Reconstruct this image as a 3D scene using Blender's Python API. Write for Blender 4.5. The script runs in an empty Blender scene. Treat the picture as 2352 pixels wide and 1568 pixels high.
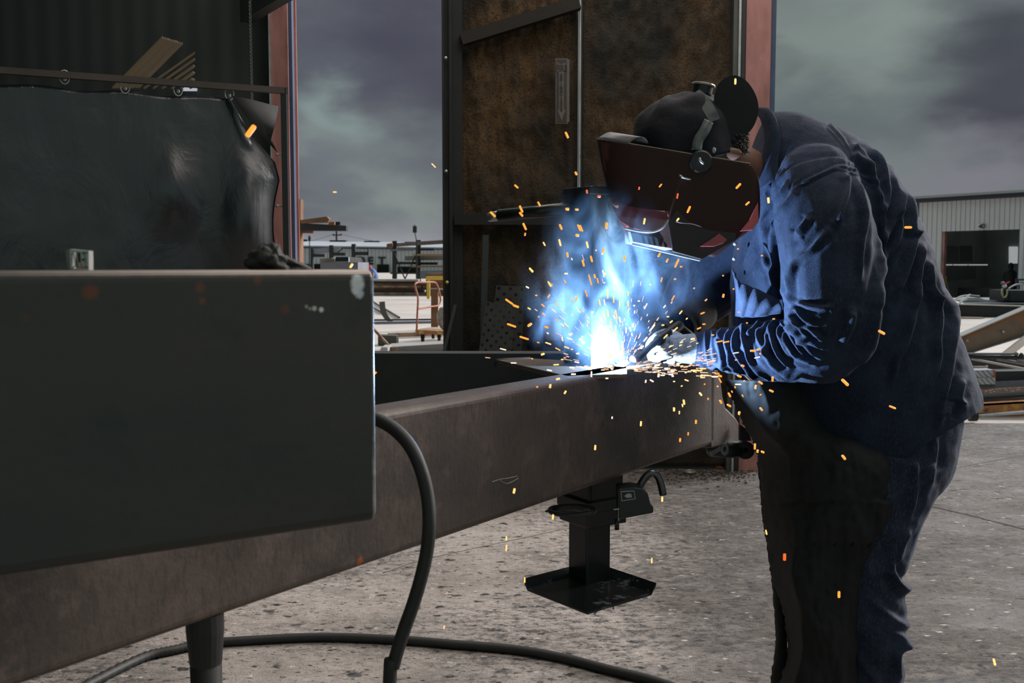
import bpy, bmesh, math, random
import numpy as np
from mathutils import Vector, Matrix, noise

# ------------------------------------------------------------------ camera
S = bpy.context.scene
COL = S.collection
F = 2352 * 35 / 36.0
HOR = 607.0
PITCH = math.atan((784 - HOR) / F)
H = 1.38
CP, SP = math.cos(PITCH), math.sin(PITCH)

def ray(px, py):
    xc = (px - 1176) / F
    yc = (784 - py) / F
    return Vector((xc, CP + yc * SP, -SP + yc * CP))

def W(px, py, Y):
    """world point seen at pixel (px,py) standing at distance Y in front of the camera"""
    d = ray(px, py)
    return Vector((0, 0, H)) + d * (Y / d.y)

def G(px, py, z=0.0):
    """world point seen at pixel (px,py) at height z"""
    d = ray(px, py)
    return Vector((0, 0, H)) + d * ((z - H) / d.z)

def ppm(Y):
    return F / Y

cam_d = bpy.data.cameras.new('camera')
cam = bpy.data.objects.new('camera', cam_d)
COL.objects.link(cam)
cam.location = (0, 0, H)
cam.rotation_euler = (math.pi / 2 - PITCH, 0, 0)
cam_d.lens = 35
cam_d.sensor_width = 36
cam_d.clip_start = 0.05
cam_d.clip_end = 800
cam_d.dof.use_dof = True
cam_d.dof.focus_distance = 3.0
cam_d.dof.aperture_fstop = 9.0
S.camera = cam

# ------------------------------------------------------------------ colour management
S.view_settings.view_transform = 'Standard'
S.view_settings.look = 'None'
S.view_settings.gamma = 1.0
S.view_settings.exposure = 0.0
S.view_settings.use_curve_mapping = False
try:
    S.cycles.use_denoising = True
    S.cycles.sample_clamp_indirect = 3.0
    S.cycles.max_bounces = 8
    S.cycles.volume_step_rate = 1.0
    S.cycles.volume_max_steps = 128
except Exception:
    pass

def lin(c):
    c = c / 255.0
    return c / 12.92 if c <= 0.04045 else ((c + 0.055) / 1.055) ** 2.4

def C(r, g, b, k=1.0):
    return (lin(r) * k, lin(g) * k, lin(b) * k, 1.0)

# ------------------------------------------------------------------ world: heavy overcast sky
wd = bpy.data.worlds.new('overcast_sky')
S.world = wd
wd.use_nodes = True
nt = wd.node_tree
nt.nodes.clear()
N = nt.nodes.new
L = nt.links.new
out = N('ShaderNodeOutputWorld')
bg = N('ShaderNodeBackground')
L(bg.outputs[0], out.inputs[0])
tc = N('ShaderNodeTexCoord')

def wmath(op, a, b=None, clamp=False):
    n = N('ShaderNodeMath'); n.operation = op; n.use_clamp = clamp
    for i, v in enumerate((a, b)):
        if v is None: continue
        if isinstance(v, (int, float)): n.inputs[i].default_value = v
        else: L(v, n.inputs[i])
    return n.outputs[0]

def wmix(fac, a, b):
    n = N('ShaderNodeMix'); n.data_type = 'RGBA'
    if isinstance(fac, (int, float)): n.inputs['Factor'].default_value = fac
    else: L(fac, n.inputs['Factor'])
    for k, v in ((6, a), (7, b)):
        if isinstance(v, tuple): n.inputs[k].default_value = v
        else: L(v, n.inputs[k])
    return n.outputs[2]

def wrange(v, a, b, c=0.0, d=1.0, smooth=True):
    n = N('ShaderNodeMapRange')
    if smooth: n.interpolation_type = 'SMOOTHSTEP'
    L(v, n.inputs[0])
    for i, x in enumerate((a, b, c, d)): n.inputs[i + 1].default_value = x
    return n.outputs[0]

dirv = tc.outputs['Generated']
nz = N('ShaderNodeTexNoise'); nz.inputs['Scale'].default_value = 5.0; nz.inputs['Detail'].default_value = 6.0
nz.inputs['Roughness'].default_value = 0.52; nz.inputs['Distortion'].default_value = 0.25
mp = N('ShaderNodeMapping'); mp.inputs['Scale'].default_value = (1, 1, 2.3); mp.inputs['Location'].default_value = (0.3, 0.1, 0.4)
L(dirv, mp.inputs[0]); L(mp.outputs[0], nz.inputs['Vector'])
# jittered direction, so that the cloud banks get ragged edges
nj = N('ShaderNodeTexNoise'); nj.inputs['Scale'].default_value = 9.0; nj.inputs['Detail'].default_value = 5.0
L(mp.outputs[0], nj.inputs['Vector'])
sb = N('ShaderNodeVectorMath'); sb.operation = 'SUBTRACT'; L(nj.outputs['Color'], sb.inputs[0]); sb.inputs[1].default_value = (.5, .5, .5)
sc_ = N('ShaderNodeVectorMath'); sc_.operation = 'SCALE'; L(sb.outputs[0], sc_.inputs[0]); sc_.inputs['Scale'].default_value = 0.13
ad = N('ShaderNodeVectorMath'); ad.operation = 'ADD'; L(dirv, ad.inputs[0]); L(sc_.outputs[0], ad.inputs[1])
nm = N('ShaderNodeVectorMath'); nm.operation = 'NORMALIZE'; L(ad.outputs[0], nm.inputs[0])
jd = nm.outputs[0]
col = wmix(wrange(nz.outputs['Fac'], 0.38, 0.64), C(92, 96, 104), C(118, 126, 128))

def blob(col, px, py, rad_px, color, amount=1.0, sx=1.0):
    d = ray(px, py).normalized()
    s = N('ShaderNodeVectorMath'); s.operation = 'SUBTRACT'; L(jd, s.inputs[0]); s.inputs[1].default_value = d
    m = N('ShaderNodeVectorMath'); m.operation = 'MULTIPLY'; L(s.outputs[0], m.inputs[0]); m.inputs[1].default_value = (1 / sx, 1, 1)
    l = N('ShaderNodeVectorMath'); l.operation = 'LENGTH'; L(m.outputs[0], l.inputs[0])
    f = wrange(l.outputs['Value'], rad_px / F, 0.0, 0.0, amount)
    return wmix(f, col, color)

for b in [
    (900, 60, 330, C(74, 74, 88), .95, 1.6), (760, 120, 160, C(92, 98, 108), .6), (980, 230, 150, C(76, 76, 88), .8),
    (740, 250, 110, C(136, 152, 150), .85), (720, 340, 90, C(132, 142, 142), .7), (900, 400, 200, C(112, 120, 124), .7, 1.6),
    (900, 470, 110, C(136, 144, 142), .8, 1.8), (760, 420, 90, C(104, 110, 118), .6), (1000, 320, 80, C(96, 100, 108), .6),
    (1900, 60, 260, C(126, 138, 134), .95, 1.5), (2080, 40, 160, C(134, 146, 142), .8), (1900, 240, 160, C(96, 106, 108), .8, 1.5),
    (2120, 200, 110, C(112, 124, 122), .6), (2330, 110, 230, C(70, 74, 82), .95, 1.2), (2300, 290, 200, C(66, 66, 78), .9, 1.3),
    (2060, 300, 100, C(92, 98, 104), .6), (2120, 370, 130, C(112, 122, 122), .75, 1.6), (2240, 430, 160, C(128, 126, 136), .8, 2.2),
    (1820, 100, 60, C(84, 94, 94), .5),
]:
    col = blob(col, *b)
sx = N('ShaderNodeSeparateXYZ'); L(dirv, sx.inputs[0])
# bright haze low over the horizon
col = wmix(wrange(sx.outputs['Z'], 0.055, 0.0, 0.0, 0.75), col, C(176, 176, 184))
# overcast: the zenith is much brighter than the cloud banks near the horizon; behind the camera an even greenish fill is added to lift dark fronts
up = wrange(sx.outputs['Z'], 0.28, 0.60, 0.0, 1.0)
front = wrange(sx.outputs['Y'], -0.15, 0.35, 0.0, 1.0)
gain = wmath('ADD', 1.0, wmath('MULTIPLY', wmath('MULTIPLY', up, front), 7.0))
back = wrange(sx.outputs['Y'], 0.1, -0.3, 0.0, 1.0)
col = wmix(back, col, (.235, .315, .29, 1))
L(col, bg.inputs['Color']); L(gain, bg.inputs['Strength'])

# soft sun behind the clouds, beyond the bay doors
sd = bpy.data.lights.new('cloudy_sun', 'SUN')
sun = bpy.data.objects.new('cloudy_sun', sd)
COL.objects.link(sun)
sd.energy = 5.0
sd.angle = math.radians(22)
sd.color = (1.0, 0.96, 0.93)
# it comes from beyond the wall, a little from the right, 33 degrees up
az, el = math.radians(59), math.radians(23)
to_sun = Vector((math.sin(az) * math.cos(el), math.cos(az) * math.cos(el), math.sin(el)))
sun.rotation_euler = to_sun.to_track_quat('Z', 'Y').to_euler()
sun.location = to_sun * 30

# wide soft area lights added unseen under the roof to brighten the floor
for i, (lx, ly) in enumerate(((-.2, 4.0), (2.8, 3.4), (.8, 5.4), (1.4, 1.9))):
    ld = bpy.data.lights.new('overhead_fill', 'AREA'); ld.shape = 'SQUARE'; ld.size = 2.2; ld.energy = 52; ld.color = (1, .93, .86)
    lo2 = bpy.data.objects.new('overhead_fill', ld); COL.objects.link(lo2); lo2.location = (lx, ly, 5.1)

# ------------------------------------------------------------------ object helpers
def tag(o, label=None, cat=None, group=None, kind=None):
    if label: o['label'] = label
    if cat: o['category'] = cat
    if group: o['group'] = group
    if kind: o['kind'] = kind
    return o

def empty(name, loc, label=None, cat=None, group=None):
    o = bpy.data.objects.new(name, None)
    COL.objects.link(o)
    o.location = loc
    o.empty_display_size = 0.1
    return tag(o, label, cat, group)

def link(name, me, mat, parent=None, smooth=False, bevel=0.0, auto=False):
    """mesh data in world coordinates -> one object, optionally a child (kept in world place)"""
    o = bpy.data.objects.new(name, me)
    COL.objects.link(o)
    if mat is not None:
        me.materials.clear()
        for m in (mat if isinstance(mat, (list, tuple)) else [mat]):
            me.materials.append(m)
    if smooth:
        for p in me.polygons: p.use_smooth = True
    if parent is not None:
        o.parent = parent
        loc = Vector((0, 0, 0))
        q = parent
        while q is not None:
            loc += q.location
            q = q.parent
        me.transform(Matrix.Translation(-loc))
    if bevel > 0:
        b = o.modifiers.new('edge', 'BEVEL'); b.width = bevel; b.segments = 2; b.limit_method = 'ANGLE'; b.angle_limit = math.radians(35)
        b.harden_normals = False
    return o

def thing(name, me, mat, label, cat, group=None, kind=None, smooth=False, bevel=0.0, recentre=True):
    o = link(name, me, mat, None, smooth, bevel)
    if recentre:
        n = len(me.vertices)
        a = np.empty(n * 3); me.vertices.foreach_get('co', a); a = a.reshape(-1, 3)
        c = Vector((float(a[:, 0].mean()), float(a[:, 1].mean()), float(a[:, 2].min())))
        me.transform(Matrix.Translation(-c)); o.location = c
    return tag(o, label, cat, group, kind)

class MB:
    def __init__(s): s.bm = bmesh.new()
    def mesh(s, name='m'):
        me = bpy.data.meshes.new(name)
        bmesh.ops.recalc_face_normals(s.bm, faces=s.bm.faces)
        s.bm.to_mesh(me); s.bm.free()
        return me
    def face(s, pts):
        try: return s.bm.faces.new([s.bm.verts.new(p) for p in pts])
        except ValueError: return None
    def hull8(s, a, b):
        """a,b: two quads (4 points each) joined into a solid"""
        va = [s.bm.verts.new(p) for p in a]; vb = [s.bm.verts.new(p) for p in b]
        n = len(va)
        s.bm.faces.new(va[::-1]); s.bm.faces.new(vb)
        for i in range(n):
            s.bm.faces.new((va[i], va[(i + 1) % n], vb[(i + 1) % n], vb[i]))
        return s
    def box(s, c, size, rz=0.0, M=None):
        c = Vector(c); hx, hy, hz = size[0] / 2, size[1] / 2, size[2] / 2
        R = M if M is not None else Matrix.Rotation(rz, 3, 'Z')
        a = [c + R @ Vector(p) for p in ((-hx, -hy, -hz), (hx, -hy, -hz), (hx, hy, -hz), (-hx, hy, -hz))]
        b = [c + R @ Vector(p) for p in ((-hx, -hy, hz), (hx, -hy, hz), (hx, hy, hz), (-hx, hy, hz))]
        return s.hull8(a, b)
    def prism(s, poly, off):
        """poly: list of points, extruded by vector off"""
        off = Vector(off)
        return s.hull8([Vector(p) for p in poly], [Vector(p) + off for p in poly])
    def rect(s, x0, y0, x1, y1, Y, dep):
        """solid whose front face covers the pixel rectangle at distance Y, going dep deeper"""
        a = [W(x0, y1, Y), W(x1, y1, Y), W(x1, y0, Y), W(x0, y0, Y)]
        return s.prism(a, (0, dep, 0))
    def quadp(s, pts, Y, dep):
        return s.prism([W(p[0], p[1], Y if len(p) < 3 else p[2]) for p in pts], (0, dep, 0))
    def tube(s, pts, r, seg=10, caps=True):
        pts = [Vector(p) for p in pts]
        rs = r if isinstance(r, (list, tuple)) else [r] * len(pts)
        rings = []
        ref = None
        for i, p in enumerate(pts):
            t = (pts[min(i + 1, len(pts) - 1)] - pts[max(i - 1, 0)])
            if t.length < 1e-9: t = Vector((0, 0, 1))
            t.normalize()
            if ref is None:
                ref = Vector((0, 0, 1)) if abs(t.z) < 0.9 else Vector((1, 0, 0))
            u = (ref - t * ref.dot(t)).normalized(); v = t.cross(u); ref = u
            rings.append([s.bm.verts.new(p + (u * math.cos(k * 2 * math.pi / seg) + v * math.sin(k * 2 * math.pi / seg)) * rs[i]) for k in range(seg)])
        for a, b in zip(rings, rings[1:]):
            for k in range(seg):
                s.bm.faces.new((a[k], a[(k + 1) % seg], b[(k + 1) % seg], b[k]))
        if caps:
            s.bm.faces.new(rings[0][::-1]); s.bm.faces.new(rings[-1])
        return s
    def bar(s, a, b, w, h):
        """rectangular bar from a to b, w across, h high"""
        a, b = Vector(a), Vector(b); t = (b - a).normalized()
        up = Vector((0, 0, 1)) if abs(t.z) < 0.95 else Vector((0, 1, 0))
        v = (up - t * up.dot(t)).normalized(); u = t.cross(v)
        q = [u * (-w / 2) + v * (-h / 2), u * (w / 2) + v * (-h / 2), u * (w / 2) + v * (h / 2), u * (-w / 2) + v * (h / 2)]
        return s.hull8([a + x for x in q], [b + x for x in q])
    def loft(s, rings, cap=True, closed=True):
        vr = [[s.bm.verts.new(p) for p in r] for r in rings]
        n = len(vr[0])
        for a, b in zip(vr, vr[1:]):
            for k in range(n if closed else n - 1):
                s.bm.faces.new((a[k], a[(k + 1) % n], b[(k + 1) % n], b[k]))
        if cap and closed:
            s.bm.faces.new(vr[0][::-1]); s.bm.faces.new(vr[-1])
        return s
    def grid(s, f, nu, nv):
        v = [[s.bm.verts.new(f(i / nu, j / nv)) for j in range(nv + 1)] for i in range(nu + 1)]
        for i in range(nu):
            for j in range(nv):
                s.bm.faces.new((v[i][j], v[i + 1][j], v[i + 1][j + 1], v[i][j + 1]))
        return s
    def ball(s, c, r, seg=12, rings=8, sq=(1, 1, 1)):
        c = Vector(c)
        ret = bmesh.ops.create_uvsphere(s.bm, u_segments=seg, v_segments=rings, radius=r)
        for v in ret['verts']: v.co = c + Vector((v.co.x * sq[0], v.co.y * sq[1], v.co.z * sq[2]))
        return s

def spline(pts, n=8):
    """Catmull-Rom through points of any dimension"""
    P = [np.array(p, float) for p in pts]
    P = [2 * P[0] - P[1]] + P + [2 * P[-1] - P[-2]]
    o = []
    for i in range(1, len(P) - 2):
        for k in range(n):
            t = k / n
            a, b, c, d = P[i - 1], P[i], P[i + 1], P[i + 2]
            o.append(0.5 * ((2 * b) + (c - a) * t + (2 * a - 5 * b + 4 * c - d) * t * t + (3 * b - a - 3 * c + d) * t ** 3))
    o.append(P[-2])
    return o

def vs(pts, n=8): return [Vector(p) for p in spline(pts, n)]

# ------------------------------------------------------------------ materials
_mats = {}
class Mat:
    """small wrapper around a Principled material"""
    def __init__(s, name, col, rough=0.6, metal=0.0, spec=0.5):
        s.m = bpy.data.materials.new(name); s.m.use_nodes = True
        s.nt = s.m.node_tree; s.p = s.nt.nodes['Principled BSDF']
        s.p.inputs['Base Color'].default_value = col
        s.p.inputs['Roughness'].default_value = rough
        s.p.inputs['Metallic'].default_value = metal
        s.p.inputs['Specular IOR Level'].default_value = spec
        s.colsock = None; s.base = col
        s.tc = s.nt.nodes.new('ShaderNodeTexCoord')
    def nn(s, t): return s.nt.nodes.new(t)
    def ln(s, a, b): s.nt.links.new(a, b)
    def map(s, scale=(1, 1, 1), loc=(0, 0, 0), rot=(0, 0, 0), src='Object'):
        m = s.nn('ShaderNodeMapping'); s.ln(s.tc.outputs[src], m.inputs[0])
        m.inputs['Scale'].default_value = scale; m.inputs['Location'].default_value = loc; m.inputs['Rotation'].default_value = rot
        return m.outputs[0]
    def noise(s, scale, detail=4, rough=0.55, vec=None, dist=0.0):
        n = s.nn('ShaderNodeTexNoise'); n.inputs['Scale'].default_value = scale; n.inputs['Detail'].default_value = detail
        n.inputs['Roughness'].default_value = rough; n.inputs['Distortion'].default_value = dist
        s.ln(vec if vec is not None else s.map(), n.inputs['Vector'])
        return n.outputs['Fac']
    def rng(s, v, a, b, c=0.0, d=1.0, smooth=False):
        n = s.nn('ShaderNodeMapRange'); s.ln(v, n.inputs[0])
        if smooth: n.interpolation_type = 'SMOOTHSTEP'
        for i, x in enumerate((a, b, c, d)): n.inputs[i + 1].default_value = x
        return n.outputs[0]
    def math(s, op, a, b=0.0):
        n = s.nn('ShaderNodeMath'); n.operation = op
        for i, v in enumerate((a, b)):
            if isinstance(v, (int, float)): n.inputs[i].default_value = v
            else: s.ln(v, n.inputs[i])
        return n.outputs[0]
    def over(s, fac, color):
        """lay a colour over the base colour by fac"""
        n = s.nn('ShaderNodeMix'); n.data_type = 'RGBA'
        if isinstance(fac, (int, float)): n.inputs['Factor'].default_value = fac
        else: s.ln(fac, n.inputs['Factor'])
        if s.colsock is None: n.inputs[6].default_value = s.base
        else: s.ln(s.colsock, n.inputs[6])
        n.inputs[7].default_value = color
        s.colsock = n.outputs[2]
        s.ln(s.colsock, s.p.inputs['Base Color'])
        return s
    def bump(s, h, dist=0.01, strength=1.0):
        n = s.nn('ShaderNodeBump'); n.inputs['Distance'].default_value = dist; n.inputs['Strength'].default_value = strength
        s.ln(h, n.inputs['Height'])
        if s.p.inputs['Normal'].is_linked: s.ln(s.p.inputs['Normal'].links[0].from_socket, n.inputs['Normal'])
        s.ln(n.outputs[0], s.p.inputs['Normal'])
        return s
    def spot(s, c, r, color, amount=1.0, jag=0.4):
        """a stain round object-space point c"""
        v = s.nn('ShaderNodeVectorMath'); v.operation = 'DISTANCE'
        s.ln(s.tc.outputs['Object'], v.inputs[0]); v.inputs[1].default_value = c
        d = s.math('ADD', v.outputs['Value'], s.math('MULTIPLY', s.math('SUBTRACT', s.noise(9.0 / r * .25, 3), 0.5), r * jag * 2))
        return s.over(s.rng(d, r, r * 0.25, 0.0, amount, True), color)

def steel(name, base, rust=0.0, rough=0.55, metal=0.3, scale=6.0, rustcol=(95, 50, 24), bump=0.002):
    m = Mat(name, base, rough, metal)
    n = m.noise(scale, 6, 0.6)
    m.over(m.rng(n, 0.42, 0.7), tuple(x * 0.55 for x in base[:3]) + (1,))
    if rust > 0:
        n2 = m.noise(scale * 1.7, 7, 0.65, m.map(loc=(3, 1, 7)))
        m.over(m.rng(n2, 0.62 - rust * .3, 0.75 - rust * .2, 0, min(1, .5 + rust)), C(*rustcol))
    m.bump(m.noise(scale * 14, 4), bump, 0.5)
    m.ln(m.rng(n, 0.3, 0.7, rough - .12, rough + .15), m.p.inputs['Roughness'])
    return m.m

def plain(name, col, rough=0.6, metal=0.0, var=0.25, scale=20, bump=0.0):
    m = Mat(name, col, rough, metal)
    m.over(m.rng(m.noise(scale, 5), 0.35, 0.7, 0, 1), tuple(x * (1 - var) for x in col[:3]) + (1,))
    if bump: m.bump(m.noise(scale * 4, 4), bump, 0.6)
    return m.m

def emit(name, col, strength):
    m = bpy.data.materials.new(name); m.use_nodes = True
    p = m.node_tree.nodes['Principled BSDF']
    p.inputs['Base Color'].default_value = (0, 0, 0, 1)
    p.inputs['Emission Color'].default_value = col
    p.inputs['Emission Strength'].default_value = strength
    return m

M_black = plain('black_painted_steel', C(26, 29, 30), 0.42, 0.0, .3, 12, .001)
M_dark = plain('dark_steel', C(44, 44, 43), 0.5, 0.2, .4, 9, .001)
M_bright = plain('bright_steel', C(190, 190, 188), 0.3, 0.8, .2, 30)
M_rubber = plain('black_rubber', C(34, 33, 31), 0.62, 0.0, .3, 25, .0008)
M_grey = plain('grey_steel', C(120, 120, 124), 0.5, 0.2, .35, 5)
M_rust = steel('rusty_steel', C(92, 70, 58), .6, .7, .1)
M_galv = steel('galvanised_steel', C(168, 168, 170), 0.05, .45, .35)
M_white = plain('white_paint', C(205, 205, 208), .6, 0, .12, 8)
M_yellow = plain('yellow_paint', C(216, 176, 62), .5, 0, .2, 9)
M_orange = plain('orange_paint', C(172, 92, 62), .5, 0, .35, 14)
# ================================================================== SETTING
YW = 6.6

# shop floor
m = Mat('worn_concrete', C(172, 162, 155), 0.72, 0, .4)
v1 = m.map()
m.over(m.rng(m.noise(1.1, 6, .6, v1), .40, .66, 0, .75), C(112, 104, 98))
m.over(m.rng(m.noise(2.7, 8, .7, m.map(loc=(5, 2, 0), scale=(1, 1.6, 1))), .50, .72, 0, .8), C(88, 82, 76))
m.over(m.rng(m.noise(30, 6, .75, m.map(scale=(1, 1.9, 1), rot=(0, 0, .5))), .575, .64, 0, .95), C(30, 28, 27))
m.over(m.rng(m.noise(48, 4, .7, m.map(scale=(1, 1.9, 1), loc=(7, 3, 0))), .62, .68, 0, .95), C(24, 23, 22))
m.over(m.rng(m.noise(95, 4, .7, m.map(scale=(1, 2.2, 1), rot=(0, 0, -.3))), .58, .68, 0, .8), C(52, 48, 46))
m.over(m.rng(m.noise(60, 5, .7, m.map(loc=(9, 4, 0))), .60, .70, 0, .55), C(196, 190, 184))
def pits(scale, sel, r0, col_, am, loc):
    wob = m.nn('ShaderNodeTexNoise'); wob.inputs['Scale'].default_value = scale * 2.2; wob.inputs['Detail'].default_value = 3; m.ln(m.map(), wob.inputs['Vector'])
    sc2 = m.nn('ShaderNodeVectorMath'); sc2.operation = 'SCALE'; m.ln(wob.outputs['Color'], sc2.inputs[0]); sc2.inputs['Scale'].default_value = .9 / scale
    ad2 = m.nn('ShaderNodeVectorMath'); ad2.operation = 'ADD'; m.ln(m.map(scale=(.75, 1.25, 1), loc=loc), ad2.inputs[0]); m.ln(sc2.outputs[0], ad2.inputs[1])
    vo = m.nn('ShaderNodeTexVoronoi'); vo.inputs['Scale'].default_value = scale; m.ln(ad2.outputs[0], vo.inputs['Vector'])
    sr = m.nn('ShaderNodeSeparateColor'); m.ln(vo.outputs['Color'], sr.inputs[0])
    return m.over(m.math('MULTIPLY', m.rng(vo.outputs['Distance'], r0, r0 * .45, 0, am), m.rng(sr.outputs[0], sel, sel + .04)), col_)
# dirty traffic lane on the welder's side of the bay
sx_ = m.nn('ShaderNodeSeparateXYZ'); m.ln(m.tc.outputs['Object'], sx_.inputs[0])
lane = m.rng(m.math('ADD', sx_.outputs['X'], m.math('MULTIPLY', m.noise(.9, 5, .65, m.map(loc=(3, 1, 0))), 1.5)), 1.15, 1.75, 0, 1, True)
m.over(m.math('MULTIPLY', lane, m.rng(m.noise(3.2, 7, .7, m.map(loc=(1, 6, 0), scale=(1, 2.2, 1))), .34, .54, .6, 1.0)), C(86, 78, 73))
m.over(m.math('MULTIPLY', lane, m.rng(m.noise(22, 7, .8, m.map(loc=(6, 6, 0), scale=(1, 2.0, 1))), .53, .62, 0, .9)), C(40, 36, 34))
m.over(m.math('MULTIPLY', lane, m.rng(m.noise(14, 7, .8, m.map(loc=(2, 1, 0), scale=(1, 3.0, 1))), .57, .66, 0, .7)), C(168, 160, 154))
m.over(m.math('MULTIPLY', m.rng(m.noise(16, 8, .8, m.map(scale=(1, 1.7, 1), loc=(2, 8, 0))), .46, .60, 0, .9),
              m.rng(m.noise(.55, 2, .5, m.map(loc=(1.6, .3, 0))), .38, .52)), C(34, 31, 30))
pits(16, .66, .34, C(16, 15, 14), 1, (0, 0, 0)); pits(34, .6, .34, C(18, 17, 16), .95, (3, 1, 0)); pits(9, .82, .26, C(30, 27, 26), .8, (8, 3, 0)); pits(22, .8, .25, C(206, 200, 196), .7, (5, 2, 0))
m.bump(m.noise(26, 8, .75), .012, .8).bump(m.noise(140, 4, .7), .004, .7)
m.ln(m.rng(m.noise(2.2, 4), .35, .65, .5, .85), m.p.inputs['Roughness'])
M_floor = m.m
b = MB(); b.box((1.0, 3.7, -.05), (18, 9.8, .1))
tag(link('floor', b.mesh(), M_floor), kind='structure')

# yard outside
m = Mat('yard_concrete', C(205, 192, 184), 0.85)
m.over(m.rng(m.noise(.35, 6, .6), .38, .66, 0, .6), C(164, 152, 144))
m.over(m.rng(m.noise(3.5, 6, .7, m.map(scale=(.5, 2, 1))), .56, .7, 0, .5), C(128, 118, 112))
m.bump(m.noise(20, 5), .004, .4)
b = MB(); b.box((20, 208.6, -.06), (500, 400, .1))
tag(link('yard_ground', b.mesh(), m.m), kind='structure')

def floor_line(name, pts, w, mat, h=.0015):
    b = MB()
    P = [G(*p) for p in pts]
    rng = random.Random(len(pts) * 7 + 1)
    ring = []
    Q = vs(P, 10)
    for i, p in enumerate(Q):
        t = (Q[min(i + 1, len(Q) - 1)] - Q[max(i - 1, 0)]).normalized()
        n = Vector((-t.y, t.x, 0)) * w * rng.uniform(.5, 1.3)
        o = Vector((-t.y, t.x, 0)) * w * rng.uniform(-.4, .4)
        ring.append([p + n + o + Vector((0, 0, -.004)), p - n + o + Vector((0, 0, -.004)), p - n * .8 + o + Vector((0, 0, h)), p + n * .8 + o + Vector((0, 0, h))])
    b.loft(ring)
    return tag(link(name, b.mesh(), mat), kind='structure')
M_joint = plain('dirt_filled_joint', C(34, 31, 28), .9, 0, .4, 40)
M_joint2 = plain('grey_joint', C(74, 68, 64), .9, 0, .4, 40)
floor_line('trim_1', [(2095, 1153), (2180, 1172), (2262, 1192), (2420, 1232)], .013, M_joint)
floor_line('trim_2', [(1180, 1240), (1300, 1215), (1460, 1190), (1620, 1152), (1760, 1112)], .0022, M_joint2)
floor_line('trim_3', [(2120, 1092), (2230, 1068), (2352, 1046), (2500, 1018)], .0035, M_joint2)
floor_line('trim_4', [(880, 1316), (980, 1284), (1180, 1240)], .0022, M_joint2)

# ---- dark building shell
M_shell = plain('dark_painted_sheet', C(58, 64, 62), .7, 0, .3, 3)
m = Mat('dark_corrugated_wall', C(46, 52, 50), .6)
w = m.nn('ShaderNodeTexWave'); w.inputs['Scale'].default_value = 2.2; m.ln(m.map(), w.inputs['Vector'])
m.bump(w.outputs['Fac'], .008, .4)
b = MB(); b.rect(-900, -600, 640, 1200, YW + .12, .15)
tag(link('wall_back', b.mesh(), m.m), kind='structure')
b = MB(); b.box((-4.6, 2.6, 2.6), (.2, 8.4, 5.4))
tag(link('wall_left', b.mesh(), m.m), kind='structure')
b = MB(); b.box((1.2, 2.9, 5.25), (11.8, 7.7, .12))
tag(link('ceiling', b.mesh(), M_shell), kind='structure')
# sloping eave plate over the left doorway
b = MB()
A0 = W(560, 77, 6.66); A1 = W(628, 40, 6.4); d = (Vector((-1.168, 5.86, 0)) - Vector((-1.534, 6.4, 0))).normalized()
A1 = Vector((-1.534, 6.35, W(628, 40, 6.4).z)); A2 = A1 + d * 1.9; A0 = A1 - d * .25
b.prism([A0, A2, A2 + Vector((0, 0, .4)), A0 + Vector((0, 0, .4))], Vector((-d.y, d.x, 0)) * -.08)
tag(link('trim_5', b.mesh(), M_shell), kind='structure')

# ---- steel door columns
m = Mat('red_oxide_paint', C(162, 112, 106), .6)
m.over(m.rng(m.noise(2.4, 6, .6, m.map(scale=(2, 2, .6))), .42, .66, 0, .8), C(104, 62, 56))
m.over(m.rng(m.noise(16, 6, .7), .6, .72, 0, .6), C(176, 140, 132))
M_red = m.m
M_blue = plain('blue_grey_trim', C(58, 74, 104), .45, 0, .3, 4)
M_trimg = plain('dull_grey_trim', C(70, 72, 70), .5, .1, .3, 6)

def column(name, x0, x1, Y, parts_right):
    b = MB()
    lo = W(x0, 607, Y).x; hi = W(x1, 607, Y).x
    cx = (lo + hi) / 2
    b.box((cx, Y, 2.6), (hi - lo, .012, 5.2))
    b.box((cx, Y + .13, 2.6), (.012, .26, 5.2))
    b.box((cx, Y + .26, 2.6), (hi - lo, .012, 5.2))
    return tag(link(name, b.mesh(), M_red), kind='structure')
column('trim_6', 630, 670, YW, True)
column('trim_7', 1704, 1760, YW, True)
for nm_, x0, x1, Yq, mt in (('trim_8', 671, 679, YW + .02, M_blue), ('trim_9', 1761, 1772, YW + .02, M_blue),
                           ('trim_10', 1676, 1686, YW - .03, M_trimg), ('trim_11', 1688, 1693, YW - .05, M_bright), ('trim_12', 1694, 1703, YW - .02, M_black),
                           ('trim_13', 626, 629.5, YW - .02, M_bright)):
    b = MB(); lo = W(x0, 607, Yq).x; hi = W(x1, 607, Yq).x
    b.box(((lo + hi) / 2, Yq + .03, 2.6), (hi - lo, .06, 5.2))
    tag(link(nm_, b.mesh(), mt), kind='structure')
# column foot
M_foot = plain('pale_red_primer', C(176, 138, 124), .7, 0, .35, 12, .002)
b = MB(); q = G(1718, 1078); b.box((q.x - .01, q.y + .08, .035), (.26, .18, .07)); b.box((q.x, q.y + .1, .11), (.15, .12, .12))
tag(link('trim_14', b.mesh(), M_foot, bevel=.004), kind='structure')

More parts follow.
